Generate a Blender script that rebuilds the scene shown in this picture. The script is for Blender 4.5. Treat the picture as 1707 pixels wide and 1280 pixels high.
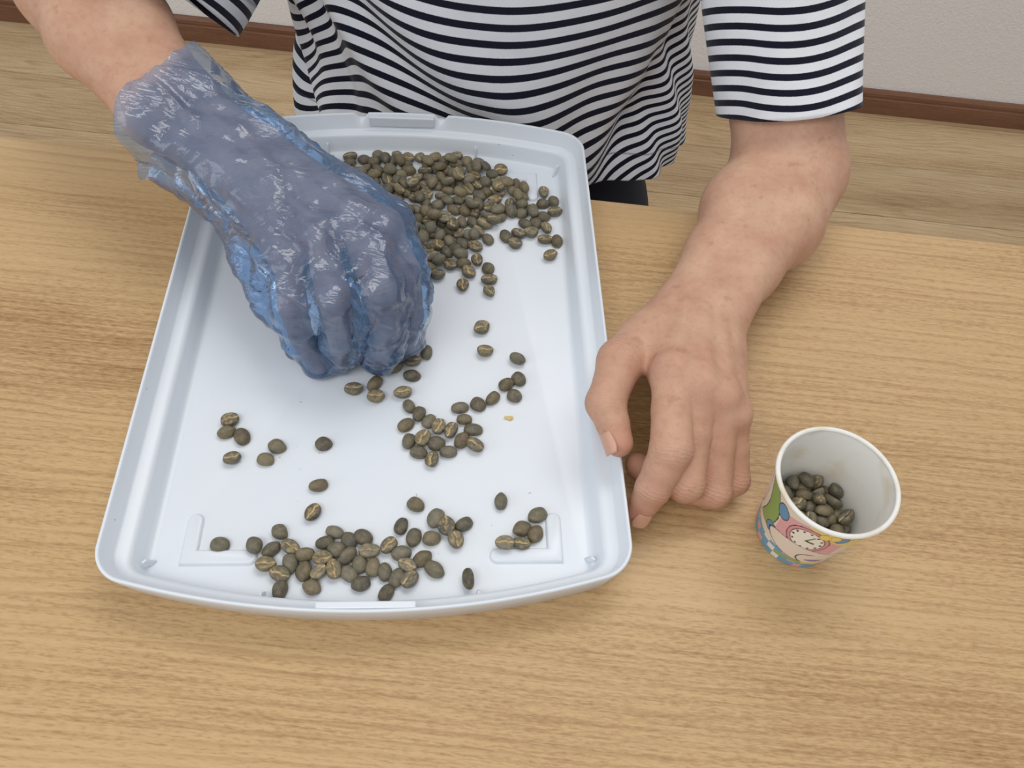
import bpy, bmesh, math, random
import numpy as np
from mathutils import Vector, Matrix, Quaternion

random.seed(7); np.random.seed(7)
for o in list(bpy.data.objects): bpy.data.objects.remove(o)
scn = bpy.context.scene
COL = scn.collection
R_ = math.radians

# ------------------------------------------------------------------ camera
TABLE = 0.70                       # table top height, floor at 0
CAM = np.array([0.0, 0.0, 1.13])
FPX, IW, IH = 1320.0, 1707, 1280
def cam_axes(pitch, roll):
    p, r = R_(pitch), R_(roll)
    fwd = np.array([0, math.cos(p), -math.sin(p)]); right = np.array([1.0, 0, 0]); down = np.cross(fwd, right)
    c, s = math.cos(r), math.sin(r)
    return np.array([c*right + s*down, -s*right + c*down, fwd])
AX = cam_axes(56.0, -6.1)
cd = bpy.data.cameras.new('camera'); cam = bpy.data.objects.new('camera', cd); COL.objects.link(cam)
cd.sensor_fit = 'HORIZONTAL'; cd.sensor_width = 36.0; cd.lens = 36.0*FPX/IW; cd.clip_start = 0.01
cam.matrix_world = Matrix(((AX[0][0], -AX[1][0], -AX[2][0], CAM[0]),
                           (AX[0][1], -AX[1][1], -AX[2][1], CAM[1]),
                           (AX[0][2], -AX[1][2], -AX[2][2], CAM[2]), (0, 0, 0, 1)))
scn.camera = cam

# ------------------------------------------------------------------ light
scn.view_settings.view_transform = 'Standard'; scn.view_settings.look = 'None'
scn.view_settings.gamma = 1.0; scn.view_settings.use_curve_mapping = False
scn.view_settings.exposure = -0.15
wd = bpy.data.worlds.new('room_ambient'); scn.world = wd; wd.use_nodes = True
wd.node_tree.nodes['Background'].inputs[0].default_value = (0.93, 0.96, 1.0, 1)
wd.node_tree.nodes['Background'].inputs[1].default_value = 0.55
def area(name, loc, aim, sx, sy, power, col):
    l = bpy.data.lights.new(name, 'AREA'); l.shape = 'RECTANGLE'; l.size = sx; l.size_y = sy; l.energy = power; l.color = col
    o = bpy.data.objects.new(name, l); COL.objects.link(o); o.location = loc
    o.rotation_euler = (Vector(aim) - Vector(loc)).to_track_quat('-Z', 'Y').to_euler()
    return o
# two fluorescent ceiling panels and a tall window on the left behind the camera
area('ceiling_panel_light', (0.35, 1.00, 2.40), (0.35, 1.00, 0), 1.3, 0.7, 14, (1.0, 0.97, 0.93))
area('ceiling_panel_light', (-0.55, -0.70, 2.40), (-0.55, -0.70, 0), 1.3, 0.7, 16, (1.0, 0.97, 0.93))
area('window_light', (-2.2, -1.0, 1.55), (0.0, 0.4, 0.75), 1.4, 1.3, 12, (0.84, 0.92, 1.0))

# ------------------------------------------------------------------ helpers
def tag(o, label=None, cat=None, group=None, kind=None):
    if label: o['label'] = label
    if cat: o['category'] = cat
    if group: o['group'] = group
    if kind: o['kind'] = kind
    return o
def link(o, parent=None):
    COL.objects.link(o)
    if parent is not None: o.parent = parent
    return o
def empty(name, loc=(0, 0, 0), rz=0.0):
    o = bpy.data.objects.new(name, None); COL.objects.link(o); o.location = loc; o.rotation_euler = (0, 0, rz); o.empty_display_size = .05
    return o
def mesh_obj(name, verts, faces, mat, parent=None, smooth=True, world=False):
    """verts are in the parent's frame; world=True converts from world space for a parent with a pure translation"""
    me = bpy.data.meshes.new(name)
    v = np.asarray(verts, dtype=float)
    if world and parent is not None:
        l = np.zeros(3); q = parent
        while q is not None: l += np.array(q.location); q = q.parent
        v = v - l
    me.from_pydata(v.tolist() if len(v) < 3000 else v, [], faces if isinstance(faces, list) else faces.tolist())
    if smooth: me.polygons.foreach_set('use_smooth', np.ones(len(me.polygons), dtype=bool))
    if mat is not None: me.materials.append(mat)
    me.update()
    return link(bpy.data.objects.new(name, me), parent)
def attr(o, name, arr, typ='FLOAT'):
    a = o.data.attributes.new(name, typ, 'POINT')
    if typ == 'FLOAT': a.data.foreach_set('value', np.asarray(arr, dtype=np.float32))
    else: a.data.foreach_set('color', np.asarray(arr, dtype=np.float32).ravel())
def bm_obj(name, bm, mat, parent=None, smooth=False):
    me = bpy.data.meshes.new(name); bm.to_mesh(me); bm.free()
    if smooth: me.polygons.foreach_set('use_smooth', np.ones(len(me.polygons), dtype=bool))
    me.materials.append(mat)
    return link(bpy.data.objects.new(name, me), parent)
def box_bm(x0, x1, y0, y1, z0, z1, bev=0.0, seg=2):
    bm = bmesh.new(); bmesh.ops.create_cube(bm, size=1)
    for v in bm.verts: v.co = Vector(((x0+x1)/2 + v.co.x*(x1-x0), (y0+y1)/2 + v.co.y*(y1-y0), (z0+z1)/2 + v.co.z*(z1-z0)))
    if bev > 0: bmesh.ops.bevel(bm, geom=list(bm.edges), offset=bev, segments=seg, profile=0.5, affect='EDGES')
    return bm
def at(px, py, z):
    """point of the horizontal plane at height z (above the floor) seen at pixel px, py"""
    d = np.array([(px-IW/2)/FPX, (py-IH/2)/FPX, 1.0]) @ AX
    return CAM + d*(z-CAM[2])/d[2]
def lin(r, g, b):
    f = lambda c: ((c/255+0.055)/1.055)**2.4 if c > 10 else c/255/12.92
    return (f(r), f(g), f(b), 1.0)
def grid_faces(nu, nv, wrap_u=False):
    i = np.arange(nu if wrap_u else nu-1); j = np.arange(nv-1)
    I, J = np.meshgrid(i, j, indexing='ij'); I2 = (I+1) % nu
    return np.stack([I*nv+J, I2*nv+J, I2*nv+J+1, I*nv+J+1], -1).reshape(-1, 4)
def sstep(a, b, x):
    t = np.clip((x-a)/(b-a), 0, 1); return t*t*(3-2*t)

# ------------------------------------------------------------------ materials
class NT:
    def __init__(s, name):
        s.m = bpy.data.materials.new(name); s.m.use_nodes = True; s.t = s.m.node_tree
        s.b = s.t.nodes['Principled BSDF']; s.out = s.t.nodes['Material Output']
    def n(s, typ, **kw):
        nd = s.t.nodes.new(typ)
        for k, v in kw.items():
            if k.startswith('i_'):
                key = k[2:]; key = int(key) if key.isdigit() else key
                if isinstance(v, tuple) and len(v) == 2 and hasattr(v[0], 'bl_idname'): s.t.links.new(v[0].outputs[v[1]], nd.inputs[key])
                elif hasattr(v, 'bl_idname'): s.t.links.new(v.outputs[0], nd.inputs[key])
                else: nd.inputs[key].default_value = v
            else: setattr(nd, k, v)
        return nd
    def set(s, **kw):
        for k, v in kw.items():
            k = k.replace('_', ' ')
            if hasattr(v, 'bl_idname'): s.t.links.new(v.outputs[0], s.b.inputs[k])
            elif isinstance(v, tuple) and len(v) == 2 and hasattr(v[0], 'bl_idname'): s.t.links.new(v[0].outputs[v[1]], s.b.inputs[k])
            else: s.b.inputs[k].default_value = v
    def ramp(s, fac, stops, interp='LINEAR'):
        r = s.n('ShaderNodeValToRGB', i_0=fac); cr = r.color_ramp; cr.interpolation = interp
        while len(cr.elements) < len(stops): cr.elements.new(0.5)
        for e, (p, c) in zip(cr.elements, stops): e.position = p; e.color = c
        return r
    def math(s, op, a, b=0.0, c=0.0):
        return s.n('ShaderNodeMath', operation=op, i_0=a, i_1=b, i_2=c)
    def mix(s, fac, a, b, blend='MIX'):
        m = s.n('ShaderNodeMix', data_type='RGBA', blend_type=blend)
        for key, v in ((0, fac), (6, a), (7, b)):
            if hasattr(v, 'bl_idname'): s.t.links.new(v.outputs['Result'] if v.bl_idname == 'ShaderNodeMix' and v.data_type != 'RGBA' else (v.outputs[2] if v.bl_idname == 'ShaderNodeMix' else v.outputs[0]), m.inputs[key])
            elif isinstance(v, tuple) and len(v) == 2: s.t.links.new(v[0].outputs[v[1]], m.inputs[key])
            else: m.inputs[key].default_value = v
        return (m, 2)
    def bump(s, h, strength=0.3, dist=0.001, normal=None):
        kw = dict(i_Height=h, i_Strength=strength, i_Distance=dist)
        if normal is not None: kw['i_Normal'] = normal
        return s.n('ShaderNodeBump', **kw)
    def coords(s, scale=(1, 1, 1), kind='Object', loc=(0, 0, 0)):
        tc = s.n('ShaderNodeTexCoord')
        return s.n('ShaderNodeMapping', i_Vector=(tc, kind), i_Scale=scale, i_Location=loc)

def wood(name, dark, mid, light, pitch, wander, rough, rnd=False, figure=0.6, speck=0.5):
    """grain runs along x: thin wavy growth lines every `pitch` metres over a finely speckled ground"""
    m = NT(name); tc = m.n('ShaderNodeTexCoord'); src = (tc, 'Object')
    if rnd:
        oi = m.n('ShaderNodeObjectInfo'); off = m.n('ShaderNodeVectorMath', operation='SCALE', i_0=(37.0, 11.0, 5.0)); m.t.links.new(oi.outputs['Random'], off.inputs['Scale'])
        add = m.n('ShaderNodeVectorMath', operation='ADD', i_0=src, i_1=(off, 0)); src = (add, 0)
    N = lambda fx, fy, det, ro=0.55: m.n('ShaderNodeTexNoise', i_Vector=(m.n('ShaderNodeMapping', i_Vector=src, i_Scale=(fx, fy, fy)), 0), i_Scale=1.0, i_Detail=det, i_Roughness=ro)
    warp = N(1.6, 7.0, 2.0); warp2 = N(12.0, 45.0, 2.0); lvl = N(5.0, 60.0, 2.0); big = N(0.9, 9.0, 2.0); fine = N(160.0, 900.0, 3.0, 0.65); fib = N(14.0, 420.0, 2.0)
    sep = m.n('ShaderNodeSeparateXYZ', i_0=src)
    ph = m.math('ADD', m.math('DIVIDE', (sep, 'Y'), pitch), m.math('ADD', m.math('MULTIPLY', warp, wander), m.math('MULTIPLY', warp2, 1.3)))
    line = m.ramp(m.math('FRACT', ph), [(0.0, (0, 0, 0, 1)), (0.50, (.10, .10, .10, 1)), (0.86, (1, 1, 1, 1)), (1.0, (0, 0, 0, 1))])
    lm = m.math('MULTIPLY', line, m.ramp(lvl, [(0.38, (.12, .12, .12, 1)), (0.66, (1, 1, 1, 1))]))
    f = m.math('ADD', m.math('MULTIPLY', big, 0.40), m.math('ADD', m.math('MULTIPLY', fine, 0.60*speck), m.math('MULTIPLY', fib, 0.60*(1-speck))))
    c = m.ramp(f, [(0.34, dark), (0.50, mid), (0.64, light)])
    c2 = m.mix(m.math('MULTIPLY', lm, figure), (c, 0), dark)
    if rnd:
        oi2 = m.n('ShaderNodeObjectInfo')
        hsv = m.n('ShaderNodeHueSaturation', i_Color=c2, i_Value=m.math('MULTIPLY_ADD', (oi2, 'Random'), 0.14, 0.93)); c2 = (hsv, 0)
    m.set(Base_Color=c2, Roughness=rough, Normal=m.bump(fine, 0.10, 0.0003))
    m.b.inputs['Specular IOR Level'].default_value = 0.35
    return m.m

M = {}
M['table'] = wood('maple_laminate', lin(146, 110, 70), lin(198, 165, 119), lin(207, 177, 133), 0.0066, 9.0, 0.42, figure=0.46, speck=0.6)
M['floor'] = wood('oak_floor', lin(146, 117, 84), lin(192, 164, 126), lin(212, 188, 152), 0.012, 14.0, 0.5, rnd=True, figure=0.6, speck=0.4)
M['baseboard'] = wood('brown_baseboard_wood', lin(104, 70, 52), lin(128, 90, 68), lin(142, 104, 80), 0.008, 6.0, 0.45, figure=0.4)
m = NT('wall_paper'); v = m.n('ShaderNodeTexVoronoi', i_Vector=m.coords((1, 1, 1)), i_Scale=260.0, feature='SMOOTH_F1'); nz = m.n('ShaderNodeTexNoise', i_Vector=m.coords(), i_Scale=120.0, i_Detail=4.0)
m.set(Base_Color=m.mix(nz, lin(233, 230, 227), lin(241, 239, 237)), Roughness=0.9, Normal=m.bump(m.math('ADD', v, nz), 0.45, 0.0015)); M['wall'] = m.m
m = NT('white_plastic'); nz = m.n('ShaderNodeTexNoise', i_Vector=m.coords(), i_Scale=900.0, i_Detail=2.0)
sp = m.n('ShaderNodeTexNoise', i_Vector=m.coords(), i_Scale=190.0, i_Detail=2.0); spm = m.ramp(sp, [(0.755, (0, 0, 0, 1)), (0.79, (1, 1, 1, 1))])
m.set(Base_Color=m.mix(m.math('MULTIPLY', spm, 0.55), lin(226, 232, 239), lin(140, 128, 115)), Roughness=0.32, Normal=m.bump(nz, 0.06, 0.0003)); M['plastic'] = m.m
m = NT('dark_gap'); m.set(Base_Color=lin(60, 45, 32), Roughness=0.9); M['gap'] = m.m
m = NT('grey_metal'); m.set(Base_Color=lin(120, 122, 125), Metallic=1.0, Roughness=0.4); M['metal'] = m.m

# ------------------------------------------------------------------ room shell
WALL_Y = 1.636
tag(bm_obj('wall_back', box_bm(-3.7, 3.7, WALL_Y, WALL_Y+0.1, 0.0, 2.5), M['wall']), 'off-white textured wallpaper wall behind the seated person', 'wall', kind='structure')
fl = tag(bm_obj('floor', box_bm(-3.7, 3.7, -1.6, WALL_Y+0.1, -0.06, -0.012), M['gap']), 'light oak plank floor', 'floor', kind='structure')
PW, PL = 0.1652, 1.82
bm = box_bm(-PL/2+.0006, PL/2-.0006, -PW/2+.0006, PW/2-.0006, -0.012, 0.0, 0.0012, 1)
pm = bpy.data.meshes.new('plank'); bm.to_mesh(pm); bm.free(); pm.materials.append(M['floor'])
y = 1.447 + PW/2
rows = [y + PW*k for k in range(1, -13, -1)]
for r, yy in enumerate(rows):
    off = [0.20, 0.62, 0.30, 0.80][r % 4]*PL
    for k in range(-3, 4):
        x = k*PL + off
        if abs(x) > 2.75: continue
        if yy + PW/2 > WALL_Y + 0.09: continue
        o = bpy.data.objects.new('plank', pm); link(o, fl); o.location = (x, yy, 0)
for k in range(-2, 2):                                  # cut row along the wall
    o = bpy.data.objects.new('plank', pm); link(o, fl); o.location = (k*PL + 0.55, (1.447+PW+WALL_Y)/2, 0); o.scale = (1, (WALL_Y-1.447-PW)/PW, 1)
# baseboard: profile swept along x, with a groove under the top bead
prof = [(0, 0), (-0.012, 0), (-0.012, 0.038), (-0.0095, 0.040), (-0.0095, 0.043), (-0.011, 0.045), (-0.011, 0.052), (-0.007, 0.058), (0, 0.058)]
vs = []; n = len(prof)
for x in (-3.6, 3.6): vs += [(x, WALL_Y + p[0], p[1]) for p in prof]
fs = [[i, (i+1) % n, n+(i+1) % n, n+i] for i in range(n)] + [list(range(n)), list(range(2*n-1, n-1, -1))]
tag(mesh_obj('baseboard_back', vs, fs, M['baseboard'], smooth=False), 'dark brown wooden baseboard along the wall', 'baseboard', kind='structure')

# ------------------------------------------------------------------ table
EDGE_Y = 0.472
tb = tag(empty('table', (0, 0.1, 0)), 'light maple wood table holding the tray and paper cup', 'table')
o = bm_obj('tabletop', box_bm(-0.85, 0.85, -0.35-0.1, EDGE_Y-0.1, TABLE-0.026, TABLE, 0.0018, 2), M['table'], tb)
for sx in (-1, 1):
    for yy in (-0.38, 0.30):
        bm = box_bm(sx*0.78-.022, sx*0.78+.022, yy-.022, yy+.022, 0.0, TABLE-0.026, 0.003, 2)
        bm_obj('leg', bm, M['metal'], tb)
bm_obj('apron', box_bm(-0.76, 0.76, -0.36, -0.34, TABLE-0.09, TABLE-0.026, .002, 1), M['metal'], tb)

# ------------------------------------------------------------------ tray
TC = np.array([-0.0850, 0.3178]); TROT = R_(6.8); HW, HL, SAG, RC = 0.1412, 0.1972, 0.0215, 0.021
def tray_outline(d, n_end=90, n_side=60, n_c=14):
    """closed outline (counter-clockwise) inset by d: straight long sides, bowed ends, round corners; returns xy and a tag per point"""
    hw, hl, rc = HW-d, HL-d, max(RC-d*0.75, 0.004)
    Rb = (HW**2 + SAG**2)/(2*SAG)
    de = d if d < 0.005 else 0.005 + (d-0.005)*0.65                # end walls are steeper than the long sides
    cy = HL - Rb; Ri = Rb - de
    # corner circle of radius rc tangent to x = hw and to the arc of radius Ri about (0, cy)
    cxr = hw - rc; cyr = cy + math.sqrt((Ri-rc)**2 - cxr**2)
    a_end = math.atan2(cyr-cy, cxr)
    pts = []
    for a in np.linspace(0, a_end, n_c, endpoint=False): pts.append((cxr + rc*math.cos(a), cyr + rc*math.sin(a)))
    for a in np.linspace(a_end, math.pi-a_end, n_end, endpoint=False): pts.append((Ri*math.cos(a), cy + Ri*math.sin(a)))
    for a in np.linspace(math.pi-a_end, math.pi, n_c, endpoint=False): pts.append((-cxr + rc*math.cos(a), cyr + rc*math.sin(a)))
    for s in np.linspace(1, -1, n_side, endpoint=False): pts.append((-hw, cyr*s))
    k = len(pts); return np.array(pts + [(-x, -y) for x, y in pts])
tray = tag(empty('tray', (TC[0], TC[1], TABLE), TROT), 'white plastic box lid used as a tray for sorting beans', 'tray')
FLOORZ = 0.0022
rings = [(0.030, 0.0), (0.0062, 0.0), (0.0048, 0.0013), (0.0, 0.0282), (0.0002, 0.0295), (0.0010, 0.0300), (0.0018, 0.0296), (0.0022, 0.0285),
         (0.0050, 0.0188), (0.0062, 0.0176), (0.0105, 0.0169), (0.0128, 0.0161), (0.0142, 0.0142), (0.0164, 0.0060), (0.0176, 0.0036), (0.0190, 0.0026), (0.0210, FLOORZ)]
V = []; npt = len(tray_outline(0))
for k, (d, z) in enumerate(rings):
    o2 = tray_outline(d); zz = np.full(npt, z)
    if 3 <= k <= 8:                                     # two notches in the far rim
        for uc in (-0.0305, 0.0305):
            mk = (o2[:, 1] > 0.1) & (np.abs(o2[:, 0]-uc) < 0.0042)
            zz[mk] = np.minimum(zz[mk], 0.0262 if k < 8 else 0.0185)
    V.append(np.c_[o2, zz])
VV = np.concatenate(V)
F = []
for k in range(len(rings)-1):
    for i in range(npt):
        j = (i+1) % npt; F.append([k*npt+i, k*npt+j, (k+1)*npt+j, (k+1)*npt+i])
F.append([(len(rings)-1)*npt+i for i in range(npt)]); F.append(list(range(npt-1, -1, -1)))
o = mesh_obj('shell', VV, F, M['plastic'], tray)
def bar_path(pts, w, h, name, bev=0.0012):
    """raised bar of width w along a polyline with round ends, domed top"""
    pts = [Vector((p[0], p[1])) for p in pts]
    # outline polygon by offsetting
    left, right = [], []
    for i, p in enumerate(pts):
        d0 = (pts[i]-pts[i-1]).normalized() if i > 0 else None; d1 = (pts[i+1]-pts[i]).normalized() if i < len(pts)-1 else None
        if d0 is None: nrm = Vector((-d1.y, d1.x)); s = 1
        elif d1 is None: nrm = Vector((-d0.y, d0.x)); s = 1
        else:
            n0 = Vector((-d0.y, d0.x)); n1 = Vector((-d1.y, d1.x)); nrm = (n0+n1).normalized(); s = 1/max(nrm.dot(n0), 0.3)
        left.append((p, nrm*s)); right.append((p, -nrm*s))
    def outline(hw):
        out = [p + q*hw for p, q in left]
        e = pts[-1]; d = (pts[-1]-pts[-2]).normalized(); nn = Vector((-d.y, d.x))
        out += [e + nn*hw*math.cos(t) + d*hw*math.sin(t) for t in np.linspace(0, math.pi, 9)[1:-1]]
        out += [p + q*hw for p, q in reversed(right)]
        e = pts[0]; d = (pts[0]-pts[1]).normalized(); nn = Vector((-d.y, d.x))
        out += [e + nn*hw*math.cos(t) + d*hw*math.sin(t) for t in np.linspace(0, math.pi, 9)[1:-1]]
        return out
    lv = [(w/2+0.0006, 0.0), (w/2, h*0.5), (w/2-bev*0.4, h*0.85), (w/2-bev, h)]
    vs = []; 
    for hw, z in lv: vs += [(p.x, p.y, FLOORZ-0.0003+z) for p in outline(hw)]
    n = len(outline(1)); fs = []
    for k in range(len(lv)-1):
        for i in range(n): fs.append([k*n+i, k*n+(i+1) % n, (k+1)*n+(i+1) % n, (k+1)*n+i])
    fs.append([(len(lv)-1)*n+i for i in range(n)])
    me = mesh_obj(name, vs, fs, M['plastic'], tray)
    me.data.validate(); bmx = bmesh.new(); bmx.from_mesh(me.data); bmesh.ops.recalc_face_normals(bmx, faces=bmx.faces[:]); bmx.to_mesh(me.data); bmx.free()
    return me
for sx in (-1, 1):
    for sy in (-1, 1):
        bar_path([(sx*0.1020, sy*0.1350), (sx*0.1020, sy*0.1570), (sx*0.0690, sy*0.1570)], 0.0085, 0.0026, 'corner_bracket')
# little ribs standing against the inner wall
def rib(x, y, ang):
    bm = box_bm(-0.0007, 0.0007, -0.0022, 0.0022, 0.0, 0.0088, 0.0005, 2)
    for v in bm.verts:
        if v.co.z > 0.003: v.co.y = v.co.y*0.6 + 0.0026
    o = bm_obj('rib', bm, M['plastic'], tray, True); o.location = (x, y, FLOORZ); o.rotation_euler = (0, 0, ang); return o
for sx in (-1, 1):
    for sy in (-1, 1):
        rib(sx*0.0580, sy*0.1785, 0 if sy > 0 else math.pi)
        rib(sx*0.1205, sy*0.1600, -sx*sy*R_(45) + (0 if sy > 0 else math.pi))
# snap tabs in the middle of both ends
for sy in (-1, 1):
    bm = box_bm(-0.0255, 0.0255, -0.0030, 0.0010, 0.0205, 0.0290 if sy > 0 else 0.0285, 0.0008, 2)
    o = bm_obj('snap_tab', bm, M['plastic'], tray); o.location = (0, sy*(HL-0.0035), 0)
    if sy < 0: o.rotation_euler = (0, 0, math.pi)
# ------------------------------------------------------------------ coffee beans: mesh variants
m = NT('raw_coffee_bean'); oi = m.n('ShaderNodeObjectInfo')
off = m.n('ShaderNodeVectorMath', operation='SCALE', i_0=(91.0, 47.0, 13.0)); m.t.links.new(oi.outputs['Random'], off.inputs['Scale'])
tc = m.n('ShaderNodeTexCoord'); ps = m.n('ShaderNodeVectorMath', operation='ADD', i_0=(tc, 'Object'), i_1=(off, 0))
nz = m.n('ShaderNodeTexNoise', i_Vector=(ps, 0), i_Scale=260.0, i_Detail=4.0, i_Roughness=0.6)
nz2 = m.n('ShaderNodeTexNoise', i_Vector=(ps, 0), i_Scale=420.0, i_Detail=5.0, i_Roughness=0.7)
cut = m.n('ShaderNodeAttribute', attribute_name='cut'); flat = m.n('ShaderNodeAttribute', attribute_name='flat')
c0 = m.mix(m.ramp(nz, [(0.35, (0, 0, 0, 1)), (0.7, (1, 1, 1, 1))]), (oi, 'Color'), lin(140, 126, 96))
hsv = m.n('ShaderNodeHueSaturation', i_Color=(oi, 'Color'), i_Value=0.72); c1 = m.mix(m.ramp(nz2, [(0.42, (1, 1, 1, 1)), (0.56, (0, 0, 0, 1))]), (oi, 'Color'), (hsv, 0))
c2 = m.mix(0.45, c1, c0)
skin = m.math('MULTIPLY', m.ramp(nz2, [(0.50, (0, 0, 0, 1)), (0.62, (1, 1, 1, 1))]), m.math('MULTIPLY_ADD', (flat, 'Fac'), 0.55, 0.12))
c3 = m.mix(skin, c2, lin(178, 155, 112))
cm = m.math('MULTIPLY', (cut, 'Fac'), m.ramp(nz, [(0.38, (.15, .15, .15, 1)), (0.55, (1, 1, 1, 1))]))
c4 = m.mix(cm, c3, lin(214, 190, 142))
m.set(Base_Color=c4, Roughness=0.5, Normal=m.bump(nz2, 0.35, 0.0004)); m.b.inputs['Specular IOR Level'].default_value = 0.4
M['bean'] = m.m
def bean_mesh(i):
    rs = np.random.RandomState(100+i)
    n_a, n_s = 34, 19
    # angles round the long axis, denser along the flat side (psi = -90 deg)
    t = np.linspace(0, 2*np.pi, n_a, endpoint=False); psi = t - 0.42*np.sin(t + np.pi/2 + np.pi/2*0)*0
    psi = -np.pi/2 + t - 0.55*np.sin(t)
    s = np.linspace(0, np.pi, n_s)[1:-1]
    L, Wd, Tt, Tb = 0.00525*rs.uniform(.93, 1.08), 0.00405*rs.uniform(.92, 1.08), 0.0036*rs.uniform(.93, 1.07), 0.0018*rs.uniform(.9, 1.2)
    ph = rs.uniform(0, 6.28, 6); curve = rs.uniform(-.2, .2); egg = rs.uniform(-.17, .17)
    P, cutm, flatm = [], [], []
    for a in psi:
        for b in s:
            x, y, z = math.cos(b), math.sin(b)*math.cos(a), math.sin(b)*math.sin(a)
            yy = y*(1 + egg*x)*(1 + .03*math.sin(3*x+ph[0]))
            zz = z
            X, Y = L*x, Wd*yy
            if z >= 0: Z = Tt*zz*(1 + .05*math.sin(2*x+ph[1]))
            else: Z = -Tb*(1-(1-min(1, -zz))**2.6)
            g = 0; f = 0
            if z < 0:
                yc = curve*math.sin(2.6*x+ph[2]*0.3) + .07*math.sin(6*x+ph[3]) + .04*math.sin(13*x+ph[1])
                w = .16
                g = math.exp(-((y-yc)/w)**2)*(1-abs(x)**6)*min(1, -z*2)
                Z += 0.0011*g
                f = float(np.clip(-z*1.5, 0, 1))
                cutc = math.exp(-((y-yc)/.13)**2)*(1-abs(x)**8)*min(1, -z*2)
            else: cutc = 0
            lump = 1 + .022*math.sin(4*x+ph[4])*math.cos(3*y+ph[5]) + .018*math.sin(5*y+3*z+ph[0])
            P.append((X*lump, Y*lump, Z*lump)); cutm.append(cutc); flatm.append(f)
    F = [list(map(int, q)) for q in grid_faces(n_a, n_s-2, True)]
    k0 = len(P); P.append((L, 0, 0)); P.append((-L, 0, 0)); cutm += [0, 0]; flatm += [0, 0]
    for i2 in range(n_a):
        j2 = (i2+1) % n_a; F.append([k0, j2*(n_s-2), i2*(n_s-2)]); F.append([k0+1, i2*(n_s-2)+n_s-3, j2*(n_s-2)+n_s-3])
    me = bpy.data.meshes.new('coffee_bean'); me.from_pydata(P, [], F); me.polygons.foreach_set('use_smooth', np.ones(len(F), dtype=bool))
    for nm, arr in (('cut', cutm), ('flat', flatm)):
        at_ = me.attributes.new(nm, 'FLOAT', 'POINT'); at_.data.foreach_set('value', np.asarray(arr, dtype=np.float32))
    me.materials.append(M['bean']); bmx = bmesh.new(); bmx.from_mesh(me); bmesh.ops.recalc_face_normals(bmx, faces=bmx.faces[:]); bmx.to_mesh(me); bmx.free()
    return me, Tt, Tb, Wd
BEAN = [bean_mesh(i) for i in range(9)]
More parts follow.
